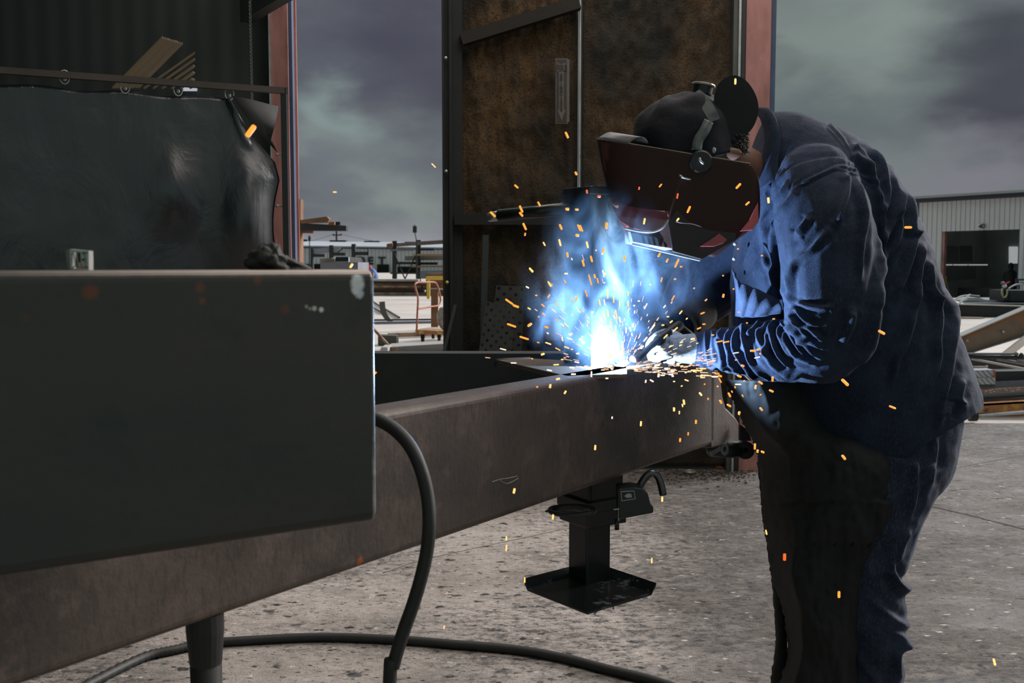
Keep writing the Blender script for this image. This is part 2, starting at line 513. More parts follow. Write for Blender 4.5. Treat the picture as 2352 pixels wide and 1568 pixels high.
# ---- door leaves with sprayed insulation foam
m = Mat('sprayed_foam', C(96, 70, 37), .9)
m.over(m.rng(m.noise(1.25, 5, .55, m.map(loc=(2.2, 0, 1.1), scale=(1.2, 1, .8))), .38, .56), C(38, 36, 28))
m.over(m.rng(m.noise(5.5, 4, .6, m.map(scale=(2.4, 1, .35), loc=(1, 1, 1))), .48, .62, 0, .7), C(52, 38, 20))
m.over(m.rng(m.noise(70, 3, .6), .52, .6, 0, .75), C(30, 26, 18))
m.bump(m.noise(55, 5, .7), .03, 1)
M_foam = m.m
def foam(name, x0, x1, z0, z1, Y, seed, nu=90, nv=150):
    xa, xb = W(x0, 607, Y).x, W(x1, 607, Y).x
    def f(u, v):
        x = xa + (xb - xa) * u; z = z0 + (z1 - z0) * v
        e = min(1, min(u, 1 - u) * 14, min(v, 1 - v) * 30)
        d = .03 * noise.fractal((x * 6 + seed, 0, z * 4.5), 1, 2, 4) + .022 * noise.noise((x * 22, seed, z * 16)) + .03 * math.cos(x * 2 * math.pi / .21) * .5
        return Vector((x, Y - .03 * e - d * e, z))
    b = MB(); b.grid(f, nu, nv)
    # closed back
    bm = b.bm
    edges = [e for e in bm.edges if len(e.link_faces) == 1]
    r = bmesh.ops.extrude_edge_only(bm, edges=edges)
    for v in r['geom']:
        if isinstance(v, bmesh.types.BMVert): v.co.y = Y + .06
    return b

def leaf(name, x0, x1, fx0, fx1, seed):
    xa, xb = W(x0, 607, YW).x, W(x1, 607, YW).x
    b = MB(); b.box(((xa + xb) / 2, YW + .09, 2.6), (xb - xa, .05, 5.2))
    o = tag(link(name, b.mesh(), M_trimg), kind='structure')
    fo = foam(name, fx0, fx1, .02, 4.9, YW + .05, seed)
    link('insulation', fo.mesh(), M_foam, o, smooth=True)
    return o
d1 = leaf('door_1', 1018, 1327, 1062, 1325, 3)
d2 = leaf('door_2', 1332, 1700, 1336, 1676, 9)
# frame channel along the free edge of the leaf
M_chan = plain('dull_green_frame', C(20, 24, 21), .8, .0, .4, 5)
b = MB()
for xa, xb, dy in ((1018, 1022, 0), (1022, 1034, .03), (1034, 1040, 0), (1040, 1062, .05)):
    lo, hi = W(xa, 607, YW - .06).x, W(xb, 607, YW - .06).x
    b.box(((lo + hi) / 2, YW - .02 + dy / 2, 2.6), (hi - lo + .002, .12 - dy, 5.2))
fr = link('door_frame', b.mesh(), M_chan, d1)
b = MB(); lo, hi = W(1046, 607, YW).x, W(1296, 607, YW).x
zz = W(1100, 505, YW).z; b.box(((lo + hi) / 2, YW - .05, zz), (hi - lo, .1, .07))
link('girt', b.mesh(), plain('dark_girt', C(16, 18, 16), .85), d1)
b = MB(); b.bar(W(1060, 92, YW - .05), W(1330, 8, YW - .05), .08, .075)
link('diagonal_brace', b.mesh(), plain('brown_brace', C(28, 22, 15), .85, 0, .5, 5), d1)
for px, py, c_ in ((1024, 133, M_bright), (1025, 393, M_bright), (1027, 648, M_yellow)):
    b = MB(); b.ball(W(px, py, YW - .09), .011); link('bolt', b.mesh(), c_, d1, smooth=True)
b = MB(); lo = W(1329.5, 607, YW).x; b.box((lo, YW + .0, 2.6), (.009, .05, 5.2)); link('gap_light_strip', b.mesh(), M_galv, d1)  # pale strip added in place of the light leaking between the leaves

# sign with arrow: FIRE EXTINGUISHER
M_signred = plain('faded_red_sign', C(42, 30, 30), .5, 0, .2, 10)
M_signw = plain('dirty_white_sign', C(86, 82, 72), .6, 0, .2, 20)
YS = YW - .12
sg = empty('fire_extinguisher_sign', W(1291, 286, YS), 'narrow upright sign with a white down arrow on the foam covered door', 'sign')
b = MB(); b.rect(1276, 134, 1304, 284, YS, .012); link('backing', b.mesh(), M_signw, sg)
b = MB(); b.rect(1304, 136, 1308, 280, YS + .004, .02); link('bent_edge', b.mesh(), M_signw, sg)
b = MB(); b.rect(1278, 136.5, 1301.5, 281.5, YS - .003, .004); link('red_panel', b.mesh(), M_signred, sg)
def sp(px, py, dy=.005): return W(px, py, YS - dy)
b = MB()
b.prism([sp(1279.5, 142), sp(1288, 148), sp(1299, 144), sp(1299, 164), sp(1295, 169), sp(1295, 252), sp(1299, 252), sp(1290, 277), sp(1280, 252), sp(1284, 252), sp(1284, 168), sp(1279.5, 163)], (0, .003, 0))
link('arrow', b.mesh(), M_signw, sg)

def text(s, size, loc, mat, parent, name='lettering', bold=0.0, rx=math.pi / 2, rz=0, sx=1.0, ext=.001, alx='CENTER', recenter=True):
    c = bpy.data.curves.new(name, 'FONT'); c.body = s; c.size = size; c.align_x = alx; c.align_y = 'CENTER'; c.extrude = ext; c.offset = bold
    o = bpy.data.objects.new(name, c); COL.objects.link(o)
    dg = bpy.context.evaluated_depsgraph_get()
    me = bpy.data.meshes.new_from_object(o.evaluated_get(dg))
    bpy.data.objects.remove(o)
    me.transform(Matrix.Translation(loc) @ Matrix.Rotation(rz, 4, 'Z') @ Matrix.Rotation(rx, 4, 'X') @ Matrix.Diagonal((sx, 1, 1, 1)))
    return link(name, me, mat, parent)
text('FIRE', .056, sp(1289.5, 156.5, .009), M_signred, sg, bold=.0012, sx=.72)
for i, ch in enumerate('EXTINGUISHER'):
    text(ch, .026, sp(1289.3, 171.5 + i * 7.3, .009), M_signred, sg, bold=.0006)

# fire extinguisher under it
ex = empty('fire_extinguisher', W(1272, 815, 6.35), 'dark red fire extinguisher with a pale label, low beside the insulated door', 'fire extinguisher')
M_exred = Mat('extinguisher_red', C(44, 17, 19), .5).m
c0 = W(1272, 815, 6.35)
b = MB()
pr = [(.0, 0), (.058, .0), (.062, .02), (.062, .24), (.05, .28), (.022, .305), (.018, .33)]
b.loft([[c0 + Vector((r * math.cos(a * math.pi / 10), r * math.sin(a * math.pi / 10), z)) for a in range(20)] for r, z in pr if r > 0])
link('cylinder', b.mesh(), M_exred, ex, smooth=True)
b = MB()
b.loft([[c0 + Vector((.0635 * math.cos(a), .0635 * math.sin(a), z)) for a in [math.radians(t) for t in range(200, 320, 8)]] for z in (.1, .23)], closed=False)
lb = b.mesh(); link('label', lb, plain('pale_label', C(112, 112, 116), .6), ex)
b = MB(); b.box(c0 + Vector((0, 0, .345)), (.03, .03, .04)); b.bar(c0 + Vector((-.01, 0, .36)), c0 + Vector((.09, 0, .385)), .016, .008); b.bar(c0 + Vector((-.01, 0, .35)), c0 + Vector((.08, 0, .34)), .016, .008)
link('valve_handle', b.mesh(), M_black, ex)
b = MB(); b.tube(vs([c0 + Vector((-.01, -.02, .34)), c0 + Vector((-.07, -.05, .32)), c0 + Vector((-.085, -.05, .2)), c0 + Vector((-.075, -.04, .08))], 6), .009)
link('hose', b.mesh(), M_rubber, ex, smooth=True)
b = MB(); b.box(c0 + Vector((0, .085, .15)), (.05, .05, .2)); link('bracket', b.mesh(), M_black, ex)

# ---- punched plates leaning by the door
M_punch = plain('dull_grey_plate', C(50, 52, 49), .6, .1, .3, 10)
M_hole = plain('dark_gap', C(16, 17, 17), .9)
def punched(quad, Y, label, nx, ny):
    P = [W(p[0], p[1], Y) for p in quad]   # tl,tr,br,bl
    n = (P[1] - P[0]).cross(P[3] - P[0]).normalized()
    if n.y < 0: n = -n
    at = lambda u, v: (P[0] * (1 - u) + P[1] * u) * (1 - v) + (P[3] * (1 - u) + P[2] * u) * v
    b = MB(); bm = b.bm
    # real holes: ring each cell
    seg = 8
    for i in range(nx):
        for j in range(ny):
            u0, u1, v0, v1 = i / nx, (i + 1) / nx, j / ny, (j + 1) / ny
            uc, vc = (u0 + u1) / 2, (v0 + v1) / 2
            outer = [(u0, v0), (uc, v0), (u1, v0), (u1, vc), (u1, v1), (uc, v1), (u0, v1), (u0, vc)]
            if (i + j) % 2 == 0:
                inner = [(uc + (a - uc) * (.5 if (a != uc and c != vc) else .62), vc + (c - vc) * (.5 if (a != uc and c != vc) else .62)) for a, c in outer]
                for k in range(8):
                    l = (k + 1) % 8
                    for off in (0, 1):
                        o3 = n * (.012 * off)
                        b.face([at(*outer[k]) + o3, at(*outer[l]) + o3, at(*inner[l]) + o3, at(*inner[k]) + o3])
                    b.face([at(*inner[k]), at(*inner[l]), at(*inner[l]) + n * .012, at(*inner[k]) + n * .012])
            else:
                for off in (0, 1):
                    b.face([at(u0, v0) + n * .012 * off, at(u1, v0) + n * .012 * off, at(u1, v1) + n * .012 * off, at(u0, v1) + n * .012 * off])
    for e0, e1 in (((0, 0), (1, 0)), ((1, 0), (1, 1)), ((1, 1), (0, 1)), ((0, 1), (0, 0))):
        b.face([at(*e0), at(*e1), at(*e1) + n * .012, at(*e0) + n * .012])
    bmesh.ops.remove_doubles(bm, verts=bm.verts, dist=1e-5)
    return thing('punched_plate', b.mesh(), M_punch, label, 'steel plate', 'punched plates by the door')
punched([(1116, 692), (1188, 702), (1170, 830), (1098, 820)], 6.25, 'grey punched steel plate leaning in front, rows of round holes', 7, 11)
punched([(1140, 655), (1206, 658), (1196, 850), (1118, 850)], 6.42, 'grey punched steel plate leaning behind, top edge higher', 5, 15)
b = MB(); b.bar(W(1116, 540, 6.5), W(1102, 1100, 6.32), .04, .03)
thing('flat_bar', b.mesh(), M_black, 'dark flat bar leaning upright against the foam covered door', 'steel bar')
b = MB(); b.bar(W(1046, 700, YW - .2), W(944, 1119, 6.15), .02, .02)
thing('steel_rod', b.mesh(), M_black, 'thin dark rod leaning out from the door edge', 'steel rod')

b = MB(); p = W(1190, 850, 6.3); b.box((p.x, 6.3, p.z / 2), (.62, .34, p.z))
thing('steel_chest', b.mesh(), M_black, 'dark chest behind the rear rail carrying the punched plates', 'chest')
# ---- chain
ch = empty('hanging_chain', W(578, 232, 5.6), 'thin steel chain hanging down beside the red column', 'chain')
b = MB()
z0 = W(579, 232, 5.6); z1 = Vector((z0.x - .004, 5.6, 5.19))
n_ = int(46 * (z1.z - z0.z) / .47)
for i in range(n_):
    c_ = z1.lerp(z0, (i + .5) / n_); hl = (z1 - z0).length / n_ * .68; wv = .0062
    ax = Vector((1, 0, 0)) if i % 2 else Vector((.35, .93, 0))
    pts = [c_ + ax * (math.cos(a) * wv) + Vector((0, 0, math.sin(a) * hl)) for a in [k * math.pi / 4 for k in range(9)]]
    b.tube(pts, .0019, 5, caps=False)
link('links', b.mesh(), plain('dull_chain', C(120, 116, 108), .5, .4), ch)

# ---- light caught on the corrugated roof, put in as faintly glowing strips
m = Mat('glowing_roof_sheet', C(120, 104, 84), .6)
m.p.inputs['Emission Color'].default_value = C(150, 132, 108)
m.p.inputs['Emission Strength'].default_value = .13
b = MB()
q = [W(258, 205, 5.9), W(262, 182, 5.9), W(400, 84, 5.0), W(448, 100, 5.0), W(448, 150, 5.5), W(300, 212, 5.9)]
def strip(a0, a1, b0, b1, Y0, Y1):
    b.prism([W(a0[0], a0[1], Y0), W(a1[0], a1[1], Y0), W(b1[0], b1[1], Y1), W(b0[0], b0[1], Y1)], (0, 0, .01))
for k, (f0, f1) in enumerate(((0, .10), (.14, .2), (.24, .42), (.47, .53), (.57, .8), (.86, .9), (.96, 1.0))):
    lx = lambda f: ((258 + 62 * f, 203), (372 + 48 * f, 88 + 14 * f))
    (p0, q0), (p1, q1) = lx(f0), lx(f1)
    strip(p0, p1, q0, q1, 6.5, 5.2)
for k in range(6):
    x = 330 + k * 21
    y1 = max(108, 205 - (448 - x) * .72)
    strip((x, 204), (x + 4, 204), (448 - k * 2, y1 + 2), (448, y1 + 4), 6.5, 5.6)
tag(link('roof_glow', b.mesh(), m.m), kind='structure')
b = MB(); b.rect(418, 198, 451, 208, 6.68, .02)
tag(link('window_2', b.mesh(), emit('sky_through_gap', C(190, 196, 205), .8)), kind='structure')

# ================================================================== WELDING SCREEN
# vertical plane through the screen
SC0 = Vector((-1.093, 4.8, 0)); SU = Vector((-.91, -.415, 0)).normalized()
def scr(px, py, off=0.0):
    d = ray(px, py); n = Vector((-SU.y, SU.x, 0))
    P0 = SC0 + n * off - Vector((0, 0, H))
    t = n.dot(P0) / n.dot(d)
    return Vector((0, 0, H)) + d * t
wf = empty('welding_screen_frame', Vector((SC0.x, SC0.y, 0)), 'dark tube frame holding up the black welding curtain', 'screen frame')
RZ = scr(655, 209).z
b = MB(); b.bar(scr(660, 209), scr(655, 209) + SU * 3.0, .03, .028); link('top_rail', b.mesh(), plain('brown_black_tube', C(66, 54, 48), .5, .1, .4, 6), wf)
b = MB(); b.bar(Vector((scr(652, 209).x, scr(652, 209).y, RZ + .014)), Vector((scr(652, 209).x, scr(652, 209).y, 0)), .027, .027); link('post', b.mesh(), M_black, wf)
b = MB(); p = scr(652, 209); b.box((p.x, p.y, .02), (.08, .3, .04), rz=.3); link('foot', b.mesh(), M_black, wf)
p2 = scr(655, 209) + SU * 3.0
b = MB(); b.bar(Vector((p2.x, p2.y, RZ)), Vector((p2.x, p2.y, 0)), .027, .027); link('post', b.mesh(), M_black, wf)
b = MB(); b.box((p2.x, p2.y, .02), (.08, .6, .04), rz=.3); link('foot', b.mesh(), M_black, wf)

m = Mat('black_vinyl', C(19, 21, 26), .3, 0, .9)
m.over(m.rng(m.noise(3, 6, .6), .45, .7, 0, .7), C(26, 26, 33))
m.bump(m.noise(5, 5, .55, m.map(scale=(1, 1, .6)), .8), .03, .35)
m.ln(m.rng(m.noise(5, 5, .6), .3, .7, .24, .42), m.p.inputs['Roughness'])
cu = empty('welding_curtain', SC0 + Vector((0, 0, .3)), 'black vinyl welding curtain hung from rings, its right edge tied to the post', 'curtain')
cx_ = [scr(x, 300) for x in (640, 0)]
L0 = (scr(640, 300) - SC0).dot(SU)
ZT = scr(600, 228).z
def cur(u, v):
    # u 0..1 from right edge to left end, v 0..1 top to bottom
    s = L0 + u * 2.7
    top = ZT - .012 * math.sin(s * 9) ** 2
    # the right end sags from the ring at s of px 527 down to the first grommet
    sr = (scr(527, 218) - SC0).dot(SU)
    if s < sr:
        k = (sr - s) / (sr - L0)
        top = ZT - .29 * k ** .9
    z = top + (0.28 - top) * v
    # edge scallops between the ties
    e = max(0, 1 - u * 9)
    s2 = s + e * .035 * abs(math.sin((z - 1.38) * math.pi / .43 + .2))
    bil = .10 * math.exp(-((s - .16) / .13) ** 2 - ((z - 1.62) / .30) ** 2) + .05 * math.exp(-((s - .50) / .11) ** 2 - ((z - 1.72) / .16) ** 2)
    bil += .012 * noise.fractal((s * 2.1, 4.2, z * 1.2), 1, 2, 3) + .002 * noise.noise((s * 14, 9, z * 9))
    # pull lines from the corner ring
    for (ax, az, bx, bz, h) in ((527, 222, 636, 352, .02), (527, 222, 575, 330, .016)):
        a_, b_ = scr(ax, az), scr(bx, bz)
        sa, sb_ = (a_ - SC0).dot(SU), (b_ - SC0).dot(SU)
        t = max(0, min(1, ((s - sa) * (sb_ - sa) + (z - a_.z) * (b_.z - a_.z)) / ((sb_ - sa) ** 2 + (b_.z - a_.z) ** 2)))
        dd = math.hypot(s - sa - t * (sb_ - sa), z - a_.z - t * (b_.z - a_.z))
        bil += h * math.exp(-(dd / .016) ** 2)
    n = Vector((SU.y, -SU.x, 0))
    if n.y > 0: n = -n
    p = SC0 + SU * s2
    return Vector((p.x, p.y, z)) + n * (bil - .02)
b = MB(); b.grid(cur, 200, 110)
o = link('curtain_sheet', b.mesh(), m.m, cu, smooth=True)
sm = o.modifiers.new('thick', 'SOLIDIFY'); sm.thickness = .002
# the flap that folds back at the corner
b = MB()
fl = [scr(530, 219, .03), scr(575, 228, .035), scr(640, 245, .02), scr(632, 285, .03), scr(622, 322, .04), scr(638, 352, .03), scr(590, 300, .045)]
cm = sum(fl, Vector()) / len(fl)
for i in range(len(fl)):
    b.face([cm, fl[i], fl[(i + 1) % len(fl)]])
bmesh.ops.remove_doubles(b.bm, verts=b.bm.verts, dist=1e-5)
o = link('folded_flap', b.mesh(), plain('matt_vinyl', C(18, 20, 22), .7), cu, smooth=True); o.modifiers.new('thick', 'SOLIDIFY').thickness = .002
for px, py in ((148, 180), (287, 202), (409, 208), (527, 218)):
    b = MB(); c_ = scr(px, py - 3, -.0)
    b.tube([c_ + SU * (.02 * math.cos(a)) + Vector((0, 0, .03 * math.sin(a))) for a in [k * math.pi / 6 for k in range(13)]], .0028, 6)
    link('ring', b.mesh(), M_galv, cu, smooth=True)
    b = MB(); b.ball(scr(px, py + 2, -.02), .009); link('grommet', b.mesh(), M_galv, cu, smooth=True)
for py in (247, 355, 473):
    b = MB(); b.ball(scr(637, py, -.02), .0085); link('grommet', b.mesh(), M_galv, cu, smooth=True)
    b = MB(); b.tube([scr(637, py, -.02), scr(645, py + 1, -.03), scr(663, py + 1, -.03)], .0025, 6); link('tie', b.mesh(), M_black, cu)

# ================================================================== WORKPIECE
def vplane(P0, u):
    P0 = Vector((P0[0], P0[1], 0)); u = Vector((u[0], u[1], 0)).normalized(); n = Vector((-u.y, u.x, 0))
    def at(px, py):
        d = ray(px, py); t = n.dot(P0 - Vector((0, 0, H))) / n.dot(d)
        return Vector((0, 0, H)) + d * t
    return P0, u, n, at

# near box section ---------------------------------------------------
BP, BU, BN, bat = vplane((-.1727, 1.25), (.846, .534))
if BN.y < 0: BN = -BN
zt, zb = bat(855, 619).z, bat(858, 1199).z
m = Mat('mill_scale_steel', C(43, 43, 41), .42, 0, .45)
m.over(m.rng(m.noise(2.6, 6, .6, m.map(scale=(1, 1, 2.5))), .40, .66, 0, .8), C(58, 50, 44))
m.over(m.rng(m.noise(9, 6, .7, m.map(loc=(3, 3, 3))), .55, .7, 0, .6), C(30, 32, 31))
m.bump(m.noise(60, 4), .001, .4)
for (px, py, r, c_, am) in ((208, 670, .012, C(120, 56, 26), .6), (460, 660, .009, C(116, 62, 30), .5), (655, 710, .008, C(104, 52, 26), .6), (592, 645, .007, C(110, 62, 34), .6),
                         (465, 690, .006, C(120, 60, 26), .5), (60, 730, .008, C(80, 46, 26), .5),
                         (822, 640, .0105, C(196, 196, 200), 1), (820, 662, .0105, C(196, 196, 200), 1), (826, 675, .008, C(190, 190, 200), 1), (816, 650, .009, C(205, 205, 208), 1), (826, 652, .009, C(205, 205, 208), 1), (817, 668, .007, C(205, 205, 208), 1),
                         (722, 708, .0045, C(190, 188, 182), .9), (738, 711, .0045, C(210, 208, 202), 1), (704, 704, .0035, C(150, 148, 142), .8), (712, 709, .003, C(150, 148, 142), .8)):
    m.spot(tuple(bat(px, py)), r, c_, am, .25)
# lit rim put into the colour of the worn top arris and cut end
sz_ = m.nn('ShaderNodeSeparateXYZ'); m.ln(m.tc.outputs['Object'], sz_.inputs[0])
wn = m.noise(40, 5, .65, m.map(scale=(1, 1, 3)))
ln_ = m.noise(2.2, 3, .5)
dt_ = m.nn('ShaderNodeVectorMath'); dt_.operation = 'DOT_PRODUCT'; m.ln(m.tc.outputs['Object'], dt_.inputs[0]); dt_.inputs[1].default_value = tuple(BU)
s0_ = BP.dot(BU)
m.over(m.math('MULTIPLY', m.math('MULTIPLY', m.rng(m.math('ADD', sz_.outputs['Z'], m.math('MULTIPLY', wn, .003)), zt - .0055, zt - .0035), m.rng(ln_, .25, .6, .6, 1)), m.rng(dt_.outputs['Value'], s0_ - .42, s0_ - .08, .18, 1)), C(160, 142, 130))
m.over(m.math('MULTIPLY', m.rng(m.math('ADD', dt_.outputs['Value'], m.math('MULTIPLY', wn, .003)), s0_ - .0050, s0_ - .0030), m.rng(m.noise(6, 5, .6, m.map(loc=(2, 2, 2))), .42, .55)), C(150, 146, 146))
bb = MB()
prof = []
r_ = .013; dpt = .12
for (cx0, cz0, a0) in ((r_, zb + r_, 180), (dpt - r_, zb + r_, 270), (dpt - r_, zt - r_, 0), (r_, zt - r_, 90)):
    for k in range(6):
        a = math.radians(a0 + k * 18)
        prof.append((cx0 + r_ * math.cos(a), cz0 + r_ * math.sin(a)))
rings = []
for s, k in ((-1.5, 1), (-.0045, 1), (-.0015, .985), (0, .955)):
    zc = (zt + zb) / 2
    rings.append([BP + BU * s + BN * (dpt / 2 + (d - dpt / 2) * (k if d < dpt / 2 else 1) - (0)) + Vector((0, 0, zc + (z - zc) * (k * .5 + .5))) for d, z in prof])
bb.loft(rings)
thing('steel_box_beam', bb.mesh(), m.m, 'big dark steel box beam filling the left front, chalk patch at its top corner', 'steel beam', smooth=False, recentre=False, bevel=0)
# its pale end line is part of that painted-in rim
# small silver bracket on top
px0 = 176
Yl = 1.10
lv = W(176, 611, Yl); lv.z = zt + .0
lb_ = empty('metal_bracket', lv, 'small silver cast bracket with cut-outs standing on the box beam', 'bracket')
M_cast = plain('cast_aluminium', C(176, 174, 168), .4, .3, .25, 60)
def lvp(px, py): 
    p = W(px, py, Yl); p.z += (zt - W(176, 612, Yl).z); return p
b = MB()
b.quadp([(160, 611.5), (203, 612.5), (203, 609), (160, 608)], Yl, .012)
b.quadp([(160, 564), (202, 568), (203, 571.5), (160, 567.5)], Yl, .012)
b.quadp([(160, 564), (162.5, 564), (163.5, 611), (161, 611)], Yl, .012)
b.quadp([(201, 568), (203.3, 568), (204, 612), (201.5, 612)], Yl, .012)
o = link('outer_frame', b.mesh(), M_cast, lb_)
b = MB(); b.quadp([(151, 566), (160, 564), (161, 611), (154, 608)], Yl + .002, .010); link('side_web', b.mesh(), plain('grey_cast', C(112, 104, 104), .5), lb_)
b = MB(); b.tube([W(160, 569, Yl), W(169, 573, Yl), W(172, 590, Yl), W(173, 603, Yl), W(163, 609, Yl)], .0009, 6); link('curved_rib', b.mesh(), M_cast, lb_)
b = MB(); b.quadp([(176, 569), (188, 570), (190, 605), (179, 607)], Yl + .002, .006); link('web', b.mesh(), M_cast, lb_)
b = MB(); b.quadp([(178, 572), (181, 572), (182, 595), (180, 595)], Yl - .0005, .003); link('slot', b.mesh(), M_hole, lb_)
b = MB(); b.quadp([(188, 577), (193, 578), (194, 603), (189, 604)], Yl + .001, .006); b.quadp([(195, 576), (201, 573), (202, 605), (196, 603)], Yl + .003, .006); link('web', b.mesh(), M_cast, lb_)
b = MB(); b.ball(W(190.5, 588.5, Yl), .0013); link('screw_hole', b.mesh(), M_hole, lb_)
b = MB(); b.quadp([(180, 598), (186, 598), (187, 606), (181, 606)], Yl, .003); link('pink_mark', b.mesh(), plain('pinkish_mark', C(196, 140, 140)), lb_)
dz = (zt + .0002) - min((c.matrix_world.translation + Vector(v.co)).z if False else (lb_.location + v.co).z for c in lb_.children for v in c.data.vertices)
lb_.location.z += dz

# crumpled scrap of leather on top
bm_ = MB()
cc = W(672, 600, 1.33)
random.seed(5)
bm_.ball((0, 0, 0), 1, 48, 32)
for v in bm_.bm.verts:
    p = v.co.copy()
    n1 = noise.fractal(p * 1.6 + Vector((3, 1, 2)), 1, 2, 4) * .45
    rid = (1 - abs(noise.noise(p * 2.7 + Vector((7, 7, 1))))) ** 3 * .3
    s = 1 + n1 + rid * .5
    x, y, z = p.x * s, p.y * s, max(p.z * s, -.2)
    lop = .72 if x < 0 else .5 - .28 * x
    v.co = Vector((x * .031, y * .024, (z + .2) * .040 * lop))
thing_o = thing('crumpled_glove', bm_.mesh(), plain('dark_leather', C(36, 34, 30), .55, 0, .5, 60, .002), 'crumpled dark leather glove lying on top of the box beam', 'glove', smooth=True)
gx = bat(672, 618); thing_o.location = Vector((gx.x, gx.y, zt - .002)) + BN * .045

# trailer tongue frame -------------------------------------------------
AP, AU, AN, aat = vplane((-.2227, 1.664), (.72, 1))
if AN.y < 0: AN = -AN
if AN.x > 0: pass
ZT_, ZB_ = 1.131, .876
fr = empty('trailer_tongue', Vector((.1, 2.1, ZB_)), 'brown steel channel trailer tongue being welded, scratched and rust spotted', 'trailer frame')
m = Mat('brown_mill_steel', C(88, 74, 67), .48, .2, .5)
m.over(m.rng(m.noise(3.2, 6, .6, m.map(scale=(1, 1, 1.6))), .38, .64, 0, .85), C(58, 52, 48))
m.over(m.rng(m.noise(14, 7, .7, m.map(loc=(4, 4, 4))), .52, .68, 0, .5), C(116, 96, 88))
m.over(m.rng(m.noise(130, 3, .6, m.map(scale=(1, 1, .25))), .5, .62, 0, .35), C(44, 40, 38))
for (px, py, r, am) in ((1330, 1128, .010, .8), (1285, 1145, .008, .7), (1215, 1168, .010, .8), (1240, 1156, .008, .7), (1350, 1120, .008, .6), (1380, 1110, .006, .5), (1110, 1205, .009, .7), (828, 1290, .012, .8), (740, 1335, .008, .7), (664, 1360, .007, .6),
                        (560, 1415, .005, .9), (522, 1425, .004, .9), (1072, 1220, .006, .6), (1190, 1180, .009, .6), (1436, 1088, .008, .6), (900, 1270, .007, .4)):
    mm = aat(px, py) - fr.location
    m.spot(tuple(mm), r, C(176, 84, 28), am, .45)
m.bump(m.noise(90, 4), .0012, .6).bump(m.noise(6, 4), .002, .4)
M_beam = m.m
def A(s, z, n=0.0): return Vector((AP.x, AP.y, 0)) + AU * s + AN * n + Vector((0, 0, z))
sE = (aat(1640, 900) - AP).dot(AU)
bb = MB()
rr = .014; th = .009; fw = .07
outer = [(fw, ZB_), (rr, ZB_)] + [(rr - rr * math.sin(math.radians(a)), ZB_ + rr - rr * math.cos(math.radians(a))) for a in (22, 45, 68, 90)]
outer = outer + [(x, ZT_ + ZB_ - z) for x, z in outer[::-1]]
inner = [(fw, ZT_ - th), (th + .006, ZT_ - th), (th, ZT_ - th - .006), (th, ZB_ + th + .006), (th + .006, ZB_ + th), (fw, ZB_ + th)]
prof = outer + inner
SS = [-1.2 + i * .12 for i in range(0, 60)]
SS = [s for s in SS if s < sE - .01] + [sE]
bb.loft([[A(s, z, n) for n, z in prof] for s in SS])
link('front_rail', bb.mesh(), M_beam, fr, smooth=False, bevel=0)
# tapered end plate
bb = MB()
poly = [(1632, 815), (1648, 842), (1657, 880), (1661, 912), (1668, 936), (1690, 958), (1702, 978), (1705, 998), (1700, 1012), (1680, 1021), (1632, 1030)]
bb.prism([aat(*p) for p in poly], AN * .05)
link('end_plate', bb.mesh(), M_beam, fr, bevel=.006)
# rear rail
bb = MB()
prof2 = [(2.79, ZT_), (2.865, ZT_), (2.865, ZT_ - th), (2.79 + th, ZT_ - th), (2.79 + th, ZB_ + th), (2.865, ZB_ + th), (2.865, ZB_), (2.79, ZB_)]
bb.loft([[Vector((x, y, z)) for y, z in prof2] for x in (-1.6, -.6, 0, .585)])
link('rear_rail', bb.mesh(), M_dark, fr, bevel=.002)
bb = MB()
z = ZT_
bb.prism([G(1142, 826, z), G(1228, 823, z), G(1440, 836, z), G(1440, 858, z), G(1302, 863, z)], (0, 0, -.010))
link('gusset_plate', bb.mesh(), plain('dull_gusset', C(92, 80, 72), .5, .2, .3, 12), fr, bevel=.001)
bb = MB(); bb.tube([G(1140, 822, z) + Vector((0, .01, -.014)), G(1218, 819, z) + Vector((0, .02, -.014))], .012, 10); link('stop_tube', bb.mesh(), M_dark, fr, smooth=True)
# scratches chalked on the web
bb = MB()
for pts in (((1130, 1106), (1150, 1100), (1165, 1098), (1188, 1093)), ((1148, 1103), (1165, 1110), (1190, 1098))):
    Q = [aat(*p) - AN * .0006 for p in pts]
    bb.tube(vs(Q, 5), .0007, 4)
link('scratch', bb.mesh(), plain('bright_scratch', C(170, 164, 158), .5, .3), fr)
# coupler: lug with hole, drum
Yc = 2.84
cp_ = lambda px, py, y=Yc: W(px, py, y)
bb = MB()
import itertools
def holed(b, c, ro, ri, n, th, ax1, ax2, seg=20, sqx=1.0):
    o1 = [c + (ax1 * math.cos(a) * sqx + ax2 * math.sin(a)) * ro for a in [2 * math.pi * k / seg for k in range(seg)]]
    i1 = [c + (ax1 * math.cos(a) * sqx + ax2 * math.sin(a)) * ri for a in [2 * math.pi * k / seg for k in range(seg)]]
    off = n * th
    for k in range(seg):
        l = (k + 1) % seg
        b.face([o1[k], o1[l], i1[l], i1[k]]); b.face([o1[k] + off, o1[l] + off, i1[l] + off, i1[k] + off])
        b.face([o1[k], o1[l], o1[l] + off, o1[k] + off]); b.face([i1[k], i1[l], i1[l] + off, i1[k] + off])
    bmesh.ops.remove_doubles(b.bm, verts=b.bm.verts, dist=1e-6)
X3, Y3, Z3 = Vector((1, 0, 0)), Vector((0, 1, 0)), Vector((0, 0, 1))
cpl = bb
holed(bb, cp_(1713, 1034), .026, .0075, Y3, .02, X3, Z3)
link('coupler_lug', bb.mesh(), M_dark, fr)
bb = MB(); bb.prism([cp_(1700, 975), cp_(1718, 988), cp_(1726, 1012), cp_(1700, 1012)], (0, .02, 0)); link('lug_web', bb.mesh(), M_dark, fr)
bb = MB()
